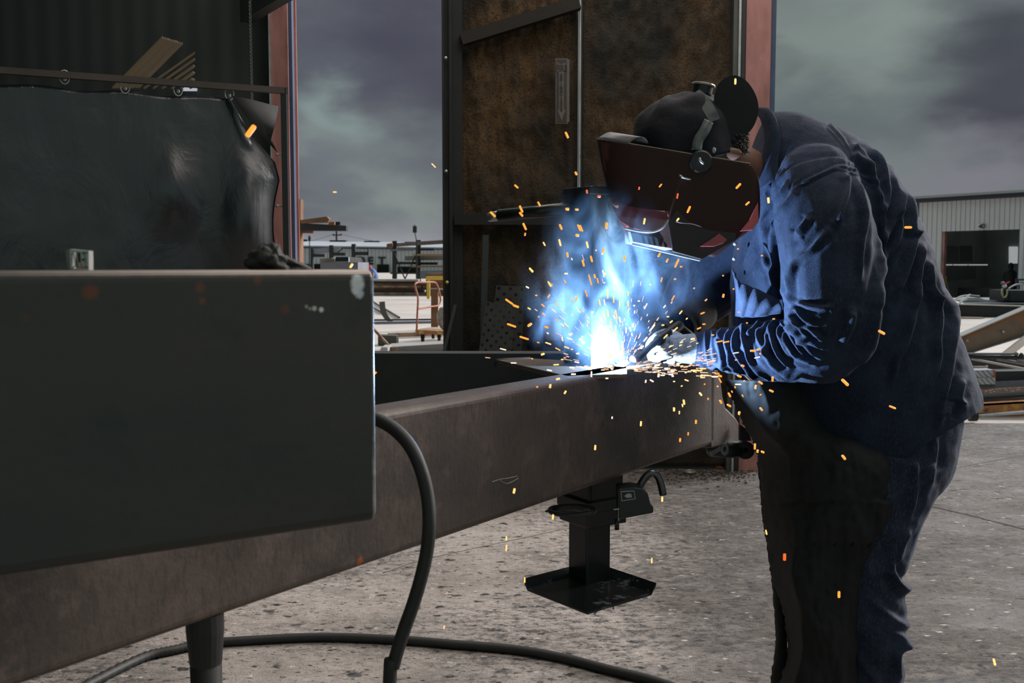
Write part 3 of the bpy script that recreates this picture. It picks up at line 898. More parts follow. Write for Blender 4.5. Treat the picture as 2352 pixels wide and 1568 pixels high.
bb.loft([[cp_(1672, 1036, 2.87) + Vector((r * math.cos(a), .6 * r * math.sin(a), z)) for a in [k * math.pi / 12 for k in range(24)]] for r, z in ((.052, -.014), (.062, -.006), (.064, .01), (.05, .028))])
link('coupler_ball_socket', bb.mesh(), M_black, fr, smooth=True)
bb = MB(); holed(bb, cp_(1665, 1032, 2.78), .018, .008, Y3, .006, X3, Z3, 16, .6); link('latch_eye', bb.mesh(), M_grey, fr)
bb = MB(); bb.bar(cp_(1632, 1040, 2.8), cp_(1655, 1027, 2.8), .02, .012); link('latch_bar', bb.mesh(), M_grey, fr)

# trailer jack ----------------------------------------------------------
JX = W(1365, 607, 2.50).x; JY = 2.50; JR = math.radians(33.7)
jp = lambda px, py, y=JY: W(px, py, y)
jk = empty('trailer_jack', Vector((JX, JY, .56)), 'black square drop leg trailer jack with a side crank and foot plate', 'jack')
M_jack = plain('glossy_black_paint', C(22, 25, 26), .3, 0, .3, 12, .0006)
ztop = W(1350, 428, JY - .06).z; zc0 = W(1350, 1160, JY - .07).z; zc1 = W(1350, 1212, JY - .07).z
def tubebox(b, c, a, z0, z1, rz, r=.008):
    h = a / 2; pts = []
    for (sx_, sy_, a0) in ((1, 1, 0), (-1, 1, 90), (-1, -1, 180), (1, -1, 270)):
        for k in range(4):
            t = math.radians(a0 + k * 30)
            pts.append(((h - r) * sx_ + r * math.cos(t), (h - r) * sy_ + r * math.sin(t)))
    R = Matrix.Rotation(rz, 3, 'Z')
    b.loft([[Vector((c[0], c[1], z)) + R @ Vector((x, y, 0)) for x, y in pts] for z in (z0, z1)])
bb = MB(); tubebox(bb, (JX, JY), .112, zc0, ztop - .006, JR); link('outer_tube', bb.mesh(), M_jack, jk)
bb = MB(); tubebox(bb, (JX, JY), .118, ztop - .02, ztop, JR, .01); link('top_cap', bb.mesh(), M_jack, jk, bevel=.003)
bb = MB(); tubebox(bb, (JX, JY), .124, zc1, zc0 + .005, JR, .006); tubebox(bb, (JX, JY), .134, zc0 - .018, zc0 + .01, JR, .006); link('collar', bb.mesh(), M_jack, jk, bevel=.002)
zf = .578
bb = MB(); tubebox(bb, (JX - .008, JY), .078, zf, zc1 + .01, JR, .006); link('drop_leg', bb.mesh(), M_jack, jk)
# foot plate
fc = Vector((.190, 2.40, zf)); fh = .108
Rf = Matrix.Rotation(math.radians(45 - 6), 3, 'Z')
def fp(x, y, z=0): return fc + Rf @ Vector((x * fh, y * fh, 0)) + Vector((0, 0, z))
bb = MB()
bb.prism([fp(-1, -1), fp(1, -1), fp(1, 1), fp(-1, 1)], (0, 0, -.006))
bb.prism([fp(1, -1), fp(1, 1), fp(1.16, 1, .022), fp(1.16, -1, .022)], (0, 0, -.006))
bb.prism([fp(-1, 1), fp(1, 1), fp(1, 1.16, .022), fp(-1, 1.16, .022)], (0, 0, -.006))
m = Mat('scuffed_black', C(24, 27, 28), .28)
m.over(m.rng(m.noise(18, 7, .7, m.map(scale=(1, 1, 1))), .58, .66, 0, .8), C(120, 124, 130))
link('foot_plate', bb.mesh(), m.m, jk, bevel=.001)
bb = MB()
for px, py in ((1409, 1396), (1411, 1388), (1366, 1408), (1369, 1404), (1302, 1386)):
    bb = MB(); bb.ball(W(px, py, 2.345), .0028, 6, 5, (1, 1, 1.6)); link('weld_bead', bb.mesh(), M_bright, jk)
# crank arm to the left
bb = MB(); bb.tube([jp(1318, 478, JY + .0), jp(1147, 495, 2.62)], [.0158, .0163], 18); link('crank_tube', bb.mesh(), M_jack, jk, smooth=True)
bb = MB(); bb.tube([jp(1150, 495, 2.615), jp(1127, 498, 2.66)], .0135, 18); link('crank_end', bb.mesh(), M_bright, jk, smooth=True)
for px, py, r in ((1376, 433, .0062), (1357, 440, .003)):
    bb = MB(); bb.ball(jp(px, py, JY - .062 + (px - 1350) * .00062), r, 12, 8, (1, .7, 1)); link('bolt', bb.mesh(), M_galv, jk, smooth=True)
bb = MB(); c_ = jp(1413, 471, JY - .045)
bb.loft([[c_ + Vector((r * math.cos(a), -d, r * math.sin(a))) for a in [k * math.pi / 10 for k in range(20)]] for r, d in ((.02, 0), (.02, .012), (.012, .016))]); link('gear_hub', bb.mesh(), M_jack, jk, smooth=False)
# pin housing and hook handle
bb = MB(); bb.quadp([(1420, 1122), (1452, 1119), (1474, 1122), (1488, 1133), (1493, 1150), (1495, 1160), (1501, 1164), (1501, 1178), (1422, 1193)], 2.31, .06); link('pin_housing', bb.mesh(), M_jack, jk, bevel=.003)
bb = MB()
Q = [(1426, 1129), (1456, 1127), (1459, 1145), (1428, 1150)]
for i in range(4):
    a, c_ = Q[i], Q[(i + 1) % 4]
    bb.tube([W(a[0], a[1], 2.3085), W(c_[0], c_[1], 2.3085)], .0009, 5)
bb.quadp([(1434, 1139), (1442, 1133), (1450, 1134), (1452, 1142), (1440, 1143)], 2.308, .002)
link('decal', bb.mesh(), plain('grey_decal', C(150, 152, 156), .5), jk)
bb = MB(); bb.tube(vs([W(p[0], p[1], 2.36) for p in ((1466, 1128), (1474, 1108), (1486, 1092), (1499, 1086), (1511, 1094), (1518, 1112), (1523, 1136))], 6), .0092, 14); link('hook_handle', bb.mesh(), plain('polished_pin', C(90, 92, 92), .18, .9), jk, smooth=True)
bb = MB(); c_ = W(1314, 1172, 2.31)
bb.tube([c_ + Vector((.052 * math.cos(a), .042 * math.sin(a), 0)) for a in [k * math.pi / 16 for k in range(33)]], .0065, 10, caps=False); link('handle_ring', bb.mesh(), M_dark, jk, smooth=True)
bb = MB(); bb.prism([W(1252, 1172, 2.33), W(1300, 1156, 2.36), W(1300, 1178, 2.3)], (0, 0, -.004)); link('ring_lug', bb.mesh(), M_jack, jk)
bb = MB(); bb.tube([W(1417, 1192, 2.33), W(1417, 1216, 2.33)], .0055, 10); link('pin', bb.mesh(), M_jack, jk, smooth=True)
bb = MB(); bb.tube([W(1421, 1165, 2.32), W(1421, 1195, 2.32)], .002, 6); bb.tube([W(1409, 1170, 2.3), W(1422, 1169, 2.3)], .0015, 6); link('cotter', bb.mesh(), M_galv, jk)

# stand under the near end
ps = aat(506, 1440); ps = Vector((ps.x, ps.y, 0)) + AN * .035
sd_ = empty('support_stand', ps, 'black round post stand under the near end of the trailer tongue', 'stand')
bb = MB(); bb.tube([ps + Vector((0, 0, .02)), ps + Vector((0, 0, .83))], .0225, 20); link('post', bb.mesh(), M_rubber, sd_, smooth=True)
bb = MB(); bb.tube([ps + Vector((0, 0, .80)), ps + Vector((0, 0, .85)), ps + Vector((0, 0, ZB_))], [.023, .027, .027], 20); link('saddle', bb.mesh(), M_rubber, sd_)
bb = MB(); bb.box(ps + Vector((0, 0, .01)), (.3, .3, .02)); link('base_plate', bb.mesh(), M_black, sd_)
# cables ---------------------------------------------------------------
m = Mat('ribbed_cable', C(42, 39, 34), .55)
bb = MB()
pp = [(836, 960, 1.6), (868, 964, 1.585), (905, 985, 1.57), (940, 1022, 1.55), (966, 1075, 1.53), (982, 1140, 1.52), (986, 1205, 1.51), (980, 1268, 1.51), (966, 1330, 1.51), (948, 1390, 1.51), (930, 1440, 1.51), (914, 1490, 1.51), (903, 1530, 1.51), (895, 1568, 1.51)]
P = [W(*p) for p in pp]
P += [Vector((-.21, 1.55, .3)), Vector((-.22, 1.58, .1)), Vector((-.3, 1.66, .02)), Vector((-.5, 1.75, .013)), Vector((-.9, 1.8, .013))]
bb.tube(vs(P, 6), .0108, 14)
thing('welding_cable', bb.mesh(), M_rubber, 'thick black cable looping down over the trailer tongue beside the box beam', 'cable', smooth=True)
bb = MB()
gp = [(120, 1620), (230, 1560), (330, 1512), (400, 1495), (470, 1481), (560, 1474), (730, 1466), (900, 1471), (1040, 1482), (1180, 1494), (1290, 1513), (1400, 1541), (1500, 1566), (1620, 1610), (1800, 1700)]
Q = [G(x, y - 3, .016) for x, y in gp]
Q = vs(Q, 12)
rads = []
for i, q_ in enumerate(Q):
    sx_ = i / 12
    rads.append(.0165 + (.0015 * (1 if i % 2 else -1) if sx_ < 4.2 else 0))
bb.tube(Q, rads, 12)
thing('floor_cable', bb.mesh(), M_rubber, 'black cable lying in a long curve across the concrete floor', 'cable', smooth=True)

# small bits on the floor near the column
M_nut = plain('dull_nut', C(130, 124, 118), .45, .5, .3, 40)
for px, py, r, lb in ((1553, 1072, .042, 'flat steel ring lying on the floor past the jack handle'), (1584, 1087, .034, 'worn steel nut lying on the floor near the column foot')):
    bb = MB(); g = G(px, py)
    bb.tube([g + Vector((r * math.cos(a), r * math.sin(a), .012)) for a in [k * math.pi / 8 for k in range(17)]], .011, 8, caps=False)
    thing('steel_ring', bb.mesh(), M_nut, lb, 'ring', 'loose steel rings on the floor', smooth=True)
bb = MB(); bb.bar(G(1592, 1068), G(1592, 1068) + Vector((.07, .1, .16)), .045, .02)
thing('bent_strip', bb.mesh(), M_grey, 'grey metal strip propped up on the floor behind the tongue end', 'metal strip')
bb = MB(); bb.prism([G(1612, 1068), G(1640, 1076), G(1662, 1080), G(1640, 1070), G(1622, 1062)], (0, 0, .02))
thing('metal_scrap', bb.mesh(), M_rust, 'rusty sliver of scrap on the floor beside the column foot', 'scrap')
bb = MB(); g = G(1680, 1074); bb.box(g + Vector((-.12, .1, .12)), (.22, .12, .24)); bb.box(g + Vector((.015, .06, .14)), (.03, .05, .28)); bb.box(g + Vector((-.21, .03, .13)), (.01, .04, .26))
thing('steel_box', bb.mesh(), M_dark, 'dark steel box standing left of the pale column foot', 'steel box', bevel=.003)
m = plain('floor_grit', C(58, 48, 42), .9, 0, .3, 30)
bb = MB(); random.seed(8)
for i in range(500):
    g = G(random.gauss(1640, 60), random.gauss(1088, 12))
    s = random.uniform(.003, .012)
    bb.box(g + Vector((0, 0, s * .3)), (s, s * random.uniform(.5, 1.4), s * .6), rz=random.random() * 3)
tag(link('floor_debris', bb.mesh(), m), 'brown grit and swarf scattered round the column foot', 'debris', kind='stuff')
# ================================================================== THE WELDER
SH = .22
_W = W
def W(px, py, Y): return _W(px, py, Y + SH)
def project(co):
    """pixel coordinates of an (n,3) array"""
    d = co - np.array([0, 0, H])
    z = d[:, 1] * CP - d[:, 2] * SP
    yy = d[:, 1] * SP + d[:, 2] * CP
    return 1176 + F * d[:, 0] / z, 784 - F * yy / z

def ering(c, a, b_, n=28, p=2.3):
    """super-elliptic ring round c with half axes a and b_"""
    o = []
    for k in range(n):
        t = 2 * math.pi * k / n
        ct, st = math.cos(t), math.sin(t)
        o.append(c + a * (abs(ct) ** (2 / p) * (1 if ct >= 0 else -1)) + b_ * (abs(st) ** (2 / p) * (1 if st >= 0 else -1)))
    return o

def body_loft(b, secs, n=28, sub=4, p=2.3):
    """secs: (front px, back px, Y centre, half depth[, tilt dy])"""
    rows = []
    for s in secs:
        (x0, y0), (x1, y1), Y, hd = s[:4]
        rows.append([x0, y0, x1, y1, Y, hd])
    rows = spline(rows, sub)
    rings = []
    for r in rows:
        f_, k_ = W(r[0], r[1], r[4]), W(r[2], r[3], r[4])
        rings.append(ering((f_ + k_) / 2, (k_ - f_) / 2, Vector((0, r[5], 0)), n, p))
    b.loft(rings)

def limb(b, st, n=20, sub=5, flat=1.0):
    """st: (px, py, Y, radius m)"""
    rows = spline([list(W(s[0], s[1], s[2])) + [s[3]] for s in st], sub)
    pts = [Vector(r[:3]) for r in rows]
    b.tube(pts, [float(r[3]) * 1.075 for r in rows], n)
    for e, r in ((pts[0], rows[0][3]), (pts[-1], rows[-1][3])):
        b.ball(e, float(r) * .98, 16, 12)

def fuse(me, voxel, smooth=8, fac=.5):
    """melt overlapping closed shells into one continuous skin"""
    o = bpy.data.objects.new('tmp', me); COL.objects.link(o)
    r = o.modifiers.new('r', 'REMESH'); r.mode = 'VOXEL'; r.voxel_size = voxel
    if smooth:
        s = o.modifiers.new('s', 'SMOOTH'); s.factor = fac; s.iterations = smooth
    dg = bpy.context.evaluated_depsgraph_get()
    m2 = bpy.data.meshes.new_from_object(o.evaluated_get(dg))
    bpy.data.objects.remove(o)
    return m2

def arr(me):
    n = len(me.vertices); a = np.empty(n * 3); me.vertices.foreach_get('co', a)
    nn = np.empty(n * 3); me.vertices.foreach_get('normal', nn)
    return a.reshape(-1, 3), nn.reshape(-1, 3)

def put(me, a): me.vertices.foreach_set('co', a.reshape(-1)); me.update()

def crest(px, py, line, w, h, taper=True):
    """height field of one cloth fold: a rounded ridge along a pixel polyline"""
    P = np.array(spline([tuple(p) for p in line], 5))
    best = np.full(px.shape, 1e9); tt = np.zeros(px.shape)
    n = len(P) - 1
    m = (px > P[:, 0].min() - 5 * w) & (px < P[:, 0].max() + 5 * w) & (py > P[:, 1].min() - 5 * w) & (py < P[:, 1].max() + 5 * w)
    idx = np.nonzero(m)[0]
    if len(idx) == 0: return np.zeros(px.shape)
    x, y = px[idx], py[idx]
    bd = np.full(x.shape, 1e9); bt = np.zeros(x.shape)
    for i in range(n):
        ax, ay = P[i]; dx, dy = P[i + 1] - P[i]; l2 = dx * dx + dy * dy + 1e-9
        t = np.clip(((x - ax) * dx + (y - ay) * dy) / l2, 0, 1)
        d = np.hypot(x - ax - t * dx, y - ay - t * dy)
        k = d < bd; bd[k] = d[k]; bt[k] = (i + t[k]) / n
    e = np.exp(-(bd / w) ** 2) - .35 * np.exp(-((bd - 2.1 * w) / (1.1 * w)) ** 2)
    if taper: e *= np.clip(np.minimum(bt, 1 - bt) * 6 + .25, 0, 1)
    o = np.zeros(px.shape); o[idx] = e * h
    return o

def zoomed(ox, oy, s, lines): return [[(ox + a / s, oy + b_ / s) for a, b_ in l] for l in lines]

SLEEVE = zoomed(1600, 640, 5.6, [
    [(120, 640), (130, 900), (180, 1100), (270, 1155)], [(215, 650), (205, 850), (240, 1050), (330, 1150)],
    [(335, 640), (290, 740), (270, 820), (310, 980), (340, 1120), (410, 1165)], [(420, 670), (370, 800), (400, 950), (450, 1100), (550, 1190)],
    [(600, 570), (500, 720), (470, 900), (540, 1020), (640, 1150), (760, 1290)], [(620, 580), (590, 720), (640, 900), (700, 1100), (930, 1275)],
    [(830, 540), (740, 640), (640, 750)], [(960, 510), (860, 620), (780, 700), (830, 850), (900, 950), (1000, 1080), (1150, 1180), (1330, 1240)],
    [(1030, 520), (950, 620), (890, 720), (900, 880), (890, 1000)], [(950, 620), (960, 780), (1040, 950), (1100, 1040), (1210, 1160)],
    [(1190, 500), (1110, 580), (1040, 680), (1080, 800), (1180, 1000)], [(1110, 620), (1130, 780), (1250, 970), (1400, 1050), (1540, 1085)],
    [(1130, 560), (1180, 700), (1260, 820), (1380, 980)], [(1150, 600), (1280, 730), (1400, 860), (1600, 1020)], [(1330, 770), (1450, 820), (1620, 880)],
    [(1240, 370), (1220, 480), (1300, 580), (1410, 760)], [(1250, 530), (1400, 620), (1530, 700), (1610, 800)], [(1260, 380), (1330, 450), (1400, 540), (1550, 610)],
    [(1270, 300), (1450, 360), (1620, 380), (1710, 360)], [(880, 1000), (1000, 1130), (1180, 1210), (1380, 1240)]])
CHEST = zoomed(1660, 380, 4.125, [
    [(520, 60), (440, 260), (360, 470), (330, 650), (270, 830), (220, 960)], [(530, 100), (430, 380), (380, 600), (380, 750), (400, 900), (435, 1000)],
    [(600, 180), (480, 420), (410, 560), (420, 720), (470, 900)], [(670, 270), (540, 470), (470, 620), (470, 730), (490, 900), (470, 1050), (540, 1170), (660, 1330)],
    [(820, 500), (700, 660)], [(990, 620), (840, 800), (700, 890), (640, 1000), (620, 1120), (640, 1300)]])
BACK = zoomed(1840, 280, 3.733, [
    [(650, 530), (690, 700), (700, 900), (700, 1200), (660, 1400), (640, 1560)], [(440, 200), (540, 280), (620, 430)], [(440, 260), (560, 380), (650, 530)],
    [(560, 200), (680, 350), (740, 550), (750, 690), (710, 760)], [(770, 400), (820, 600), (830, 700), (780, 880), (710, 1030)],
    [(860, 570), (820, 750), (850, 870), (800, 1050), (720, 1180)], [(900, 600), (950, 780), (960, 930), (990, 960)],
    [(1010, 910), (960, 1050), (900, 1280), (800, 1500)], [(1045, 1050), (1010, 1300), (970, 1560)], [(1090, 1180), (1110, 1400), (1160, 1560)],
    [(385, 450), (400, 560), (340, 780), (310, 870)], [(460, 450), (510, 680), (540, 850), (510, 1100), (500, 1350)]])
LOWER = zoomed(1840, 660, 3.733, [
    [(990, 10), (940, 260), (890, 460), (820, 600), (780, 780)], [(1120, 50), (1170, 150), (1180, 300), (1160, 450), (1170, 620), (1080, 880)],
    [(1240, 60), (1310, 280), (1270, 640), (1210, 950), (1180, 1180)], [(640, 20), (630, 250), (590, 460), (530, 570), (440, 650)],
    [(440, 200), (410, 340), (340, 480)], [(1380, 780), (1340, 950), (1400, 1010)], [(1290, 980), (1240, 1100)]])
SEAMS = zoomed(1840, 280, 3.733, [[(260, 20), (370, 150), (430, 280), (460, 410)], [(20, 520), (200, 430), (330, 380), (460, 410), (560, 470), (650, 530)]]) + \
    [[(1642, 756), (1660, 790), (1668, 820), (1700, 856)]]

pr_ = empty('person', Vector((.85, 2.35, 0)), 'person in a denim shirt, leather apron and dark helmet bending over the weld', 'person')

# ---- materials
def denim(name, col, light, scale=1.0):
    m = Mat(name, col, .85)
    m.p.inputs['Sheen Weight'].default_value = .07
    m.p.inputs['Specular IOR Level'].default_value = .2
    m.p.inputs['Sheen Roughness'].default_value = .4
    m.p.inputs['Sheen Tint'].default_value = (.7, .75, 1, 1)
    m.over(m.rng(m.noise(7, 6, .65), .42, .7, 0, .55), light)
    m.over(m.rng(m.noise(260, 3, .6, m.map(scale=(1, 1, .35))), .5, .68, 0, .5), light)
    m.bump(m.noise(420, 2, .5), .0012, .8).bump(m.noise(24, 5, .6), .004, .5)
    return m
M_den = denim('blue_denim', C(28, 35, 51), C(52, 62, 86)).m
M_jean = denim('faded_jeans', C(30, 35, 50), C(72, 80, 102)).m
M_skin = plain('skin', C(116, 78, 62), .5, 0, .25, 30)
M_skin.node_tree.nodes['Principled BSDF'].inputs['Subsurface Weight'].default_value = .15
M_skin.node_tree.nodes['Principled BSDF'].inputs['Subsurface Radius'].default_value = (.01, .004, .002)
m = Mat('knit_glove', C(176, 180, 186), .9)
wv = m.nn('ShaderNodeTexWave'); wv.inputs['Scale'].default_value = 190; wv.bands_direction = 'Z'; m.ln(m.map(), wv.inputs['Vector'])
m.over(m.rng(m.noise(90, 4, .7), .45, .65, 0, .6), C(110, 116, 124))
m.bump(wv.outputs['Fac'], .0008, .7).bump(m.noise(150, 3, .7), .0012, .9)
M_knit = m.m
M_leather = plain('black_leather', C(15, 15, 15), .85, 0, .35, 14, .002)

# ---- the body under the clothes: one skin
b = MB()
def head_shape(b, c, fwd, up):
    lat = fwd.cross(up).normalized()
    prof = [(-.125, .055, .05, .0), (-.10, .075, .062, .005), (-.06, .095, .072, .0), (-.02, .102, .078, -.004), (.03, .105, .08, -.008), (.07, .095, .074, -.012), (.10, .07, .055, -.016), (.118, .03, .025, -.02)]
    rings = []
    for z, a, w_, o_ in prof:
        rings.append([c + up * z + fwd * (o_ + math.cos(t) * a) + lat * (math.sin(t) * w_) for t in [k * 2 * math.pi / 24 for k in range(24)]])
    b.loft(rings)
    b.ball(c + fwd * .108 + up * -.03, .018, 12, 8, (1, 1, 1.4))            # nose
    b.ball(c + fwd * .092 + up * -.078, .018, 12, 8, (1, 1.3, .7))          # mouth
    b.ball(c + fwd * .088 + up * .018, .022, 12, 8, (1, 2.2, .6))           # brow
HF = Vector((-.80, .05, -.60)).normalized(); HU = Vector((-.60, 0, .80)); HU = (HU - HF * HU.dot(HF)).normalized()
HC = W(1604, 372, 2.27)
head_shape(b, HC, HF, HU)
limb(b, [(1648, 380, 2.27, .058), (1700, 388, 2.31, .056), (1745, 415, 2.40, .054), (1800, 450, 2.44, .06), (1860, 480, 2.44, .09)])
body_loft(b, [((1760, 470), (1850, 300), 2.42, .12), ((1735, 560), (1960, 380), 2.42, .19), ((1730, 650), (2040, 490), 2.42, .19), ((1740, 730), (2090, 630), 2.42, .18), ((1760, 840), (2120, 770), 2.42, .18), ((1790, 940), (2150, 900), 2.42, .18), ((1850, 1020), (2150, 1010), 2.42, .17), ((1880, 1080), (2120, 1100), 2.42, .12)])
limb(b, [(1880, 430, 2.26, .075), (1905, 560, 2.18, .07), (1915, 700, 2.14, .06), (1905, 790, 2.13, .055), (1800, 800, 2.19, .05), (1700, 802, 2.26, .038), (1610, 802, 2.32, .031)])
limb(b, [(1830, 450, 2.6, .07), (1720, 560, 2.7, .062), (1630, 660, 2.73, .052), (1592, 712, 2.70, .040), (1572, 745, 2.63, .030)])
limb(b, [(2040, 1060, 2.34, .09), (2010, 1200, 2.32, .085), (1975, 1360, 2.31, .062), (1990, 1500, 2.34, .058), (1985, 1750, 2.38, .042), (1975, 1900, 2.38, .038)])
limb(b, [(1970, 1060, 2.52, .09), (1920, 1200, 2.52, .085), (1890, 1360, 2.52, .062), (1905, 1500, 2.55, .058), (1900, 1750, 2.58, .042), (1890, 1850, 2.58, .038)])
# ear
E0 = W(1684, 352, 2.20)
b.ball(E0, .018, 14, 10, (1.25, .45, .9))
bm_ = fuse(b.mesh(), .006, 4)
link('body', bm_, M_skin, pr_, smooth=True)

# ---- shirt
b = MB()
body_loft(b, [
    ((1716, 400), (1768, 262), 2.40, .085), ((1712, 455), (1830, 262), 2.41, .15), ((1704, 520), (1925, 300), 2.42, .215), ((1692, 590), (2012, 362), 2.42, .25),
    ((1684, 650), (2082, 470), 2.42, .25), ((1684, 700), (2128, 580), 2.42, .24), ((1690, 770), (2166, 690), 2.42, .235), ((1725, 850), (2198, 780), 2.42, .23),
    ((1765, 930), (2226, 868), 2.42, .225), ((1795, 1000), (2238, 925), 2.42, .22), ((1815, 1060), (2205, 968), 2.42, .21), ((1835, 1120), (2120, 1030), 2.42, .205)], n=40, p=2.15)
limb(b, [(1872, 420, 2.24, .098), (1898, 530, 2.17, .108), (1908, 650, 2.14, .107), (1906, 740, 2.12, .098), (1890, 795, 2.13, .084), (1840, 802, 2.16, .076), (1770, 803, 2.21, .068), (1700, 804, 2.26, .059), (1650, 803, 2.30, .051), (1616, 801, 2.32, .047)])
limb(b, [(1840, 440, 2.58, .10), (1740, 520, 2.68, .11), (1640, 640, 2.74, .10), (1592, 690, 2.72, .088), (1570, 735, 2.66, .062), (1556, 765, 2.60, .046)])
me = fuse(b.mesh(), .0034, 14)
co, no = arr(me)
px, py = project(co)
facing = np.clip((-no[:, 1] + .25) * 2.5, 0, 1)
hgt = np.zeros(len(co))
arm = (co[:, 1] < 2.34 + SH)
for l in SLEEVE: hgt += crest(px, py, l, 5.0, .0125) * arm
for l in CHEST: hgt += crest(px, py, l, 6.5, .013)
for l in BACK: hgt += crest(px, py, l, 7.0, .0145)
for l in LOWER: hgt += crest(px, py, l, 9.0, .016)
for l in SEAMS:
    hgt += crest(px, py, l, 3.2, .0035, False)
    hgt += crest(px, py, [(a - 6, b_ + 6) for a, b_ in l], 2.5, .0025, False)
nz_ = np.array([noise.fractal(Vector(p) * 9, 1, 2, 3) for p in co])
co = co + no * (hgt * facing + nz_ * .004)[:, None]
# hem: the tail is cut on a slant, highest at the front
put(me, co)
bm = bmesh.new(); bm.from_mesh(me)
hp = [W(2245, 948, 2.42), W(2085, 1045, 2.42), W(2085, 1045, 2.0)]
nrm = (hp[1] - hp[0]).cross(hp[2] - hp[0]).normalized()
if nrm.z > 0: nrm = -nrm
cut = bmesh.ops.bisect_plane(bm, geom=bm.verts[:] + bm.edges[:] + bm.faces[:], plane_co=hp[0], plane_no=nrm, clear_outer=True)
# cuff opening
bm.to_mesh(me); bm.free()
sh = link('denim_shirt', me, M_den, pr_, smooth=True)

# collar, folded down, and its point
def ribbon(b, line, Y0, Y1, w0, w1, bulge=.0):
    pass
b = MB()
cl = vs([W(1744, 246, 2.39), W(1768, 250, 2.33), W(1786, 285, 2.29), W(1792, 330, 2.27), W(1786, 380, 2.255), W(1790, 410, 2.24)], 8)
inn = vs([W(1741, 262, 2.39), W(1750, 275, 2.345), W(1756, 310, 2.31), W(1752, 350, 2.29), W(1744, 400, 2.28), W(1742, 440, 2.27)], 8)
rings = []
for i, (a, c_) in enumerate(zip(cl, inn)):
    mid = a.lerp(c_, .5) + Vector((0, -.012, .006))
    rings.append([c_, c_.lerp(mid, .6), mid, mid.lerp(a, .6), a, a + Vector((.003, .006, 0)), mid + Vector((0, .012, 0)), c_ + Vector((0, .012, 0))])
b.loft(rings)
link('collar', b.mesh(), M_den, sh, smooth=True)
b = MB()
Q = [W(1788, 396, 2.245), W(1800, 408, 2.222), W(1824, 446, 2.18), W(1806, 470, 2.185), W(1794, 496, 2.19), W(1782, 470, 2.23)]
b.prism(Q, (0, .004, 0)); link('collar_point', b.mesh(), M_den, sh, bevel=.0015)
# chest pocket flap hanging open
b = MB()
def pk(u, v):
    top = [W(1689, 618, 2.25), W(1702, 648, 2.22), W(1742, 664, 2.19), W(1792, 688, 2.17)]
    bot = [W(1697, 726, 2.26), W(1708, 727, 2.22), W(1745, 727, 2.19), W(1800, 716, 2.17)]
    def at(L_, t):
        t *= 3; i = min(2, int(t)); return L_[i].lerp(L_[i + 1], t - i)
    p = at(top, u).lerp(at(bot, u), v)
    return p + Vector((-.006, -.02 * math.sin(v * math.pi), 0)) + Vector((0, -.003 * math.sin(u * 30 + v * 5), 0))
b.grid(pk, 40, 24)
o = link('chest_pocket', b.mesh(), M_den, sh, smooth=True); o.modifiers.new('t', 'SOLIDIFY').thickness = .003
b = MB(); 
for px_, py_ in ((1686, 594), (1688, 560), (1690, 640)):
    b = MB(); b.ball(W(px_, py_, 2.33), .005, 10, 6); link('button', b.mesh(), M_galv, sh, smooth=True)

# ---- jeans
b = MB()
body_loft(b, [((1800, 960), (2190, 905), 2.42, .19), ((1830, 1030), (2192, 985), 2.42, .195), ((1850, 1090), (2168, 1075), 2.42, .19), ((1850, 1150), (2110, 1135), 2.42, .17)], n=32)
limb(b, [(2045, 1050, 2.33, .125), (2025, 1130, 2.32, .115), (2003, 1220, 2.31, .105), (1990, 1300, 2.30, .092), (1987, 1350, 2.30, .088), (1995, 1420, 2.31, .088), (1990, 1520, 2.34, .085), (1980, 1640, 2.36, .08), (1975, 1800, 2.38, .075), (1965, 1895, 2.38, .078)])
limb(b, [(1975, 1050, 2.52, .125), (1935, 1130, 2.52, .115), (1905, 1220, 2.52, .105), (1893, 1300, 2.50, .092), (1888, 1350, 2.50, .088), (1892, 1420, 2.52, .088), (1892, 1520, 2.55, .085), (1888, 1640, 2.57, .08), (1885, 1780, 2.58, .075), (1880, 1850, 2.58, .078)])
me = fuse(b.mesh(), .0065, 8)
co, no = arr(me); px, py = project(co)
JF = zoomed(1700, 960, 2.578, [[(780, 1075), (870, 1160), (990, 1240)], [(690, 1390), (760, 1490), (830, 1560)], [(920, 760), (900, 860), (930, 960), (990, 1020)],
    [(1000, 660), (960, 760), (940, 860)], [(470, 1210), (440, 1100), (520, 1060)], [(390, 700), (400, 820), (440, 960)], [(990, 1040), (930, 980), (880, 900)],
    [(1040, 250), (1030, 420), (1000, 600)], [(1160, 110), (1140, 260), (1110, 400)], [(980, 1320), (930, 1400), (940, 1560)], [(900, 1260), (960, 1300), (985, 1380)]])
hgt = np.zeros(len(co))
for l in JF: hgt += crest(px, py, l, 8, .012)
nz_ = np.array([noise.fractal(Vector(p) * 8, 1, 2, 3) for p in co])
put(me, co + no * (hgt * np.clip((-no[:, 1] + .3) * 2.5, 0, 1) + nz_ * .008)[:, None])
jn = link('jeans', me, M_jean, pr_, smooth=True)
b = MB()
q = [W(2140, 1118, 2.33), W(2128, 1112, 2.27), W(2146, 1040, 2.25), W(2158, 1010, 2.25), W(2176, 1010, 2.31), W(2178, 1050, 2.33)]
b.prism(q, (.004, .006, 0)); link('hip_pocket', b.mesh(), M_jean, jn, bevel=.002)

# ---- boots
for nm_, (x, y), Yc in (('boot', (1958, 1900), 2.38), ('boot', (1875, 1850), 2.58)):
    p = W(x, y, Yc); p.z = 0
    b = MB()
    b.loft([[Vector((p.x + dx + a * math.cos(t), p.y + w_ * math.sin(t), z)) for t in [k * math.pi / 10 for k in range(20)]] for z, dx, a, w_ in ((0, -.07, .155, .052), (.03, -.07, .155, .052), (.05, -.068, .148, .048), (.09, -.04, .11, .045), (.13, .0, .062, .05), (.24, .0, .062, .056))])
    link(nm_, b.mesh(), plain('brown_boot', C(50, 38, 30), .6), pr_, smooth=True)

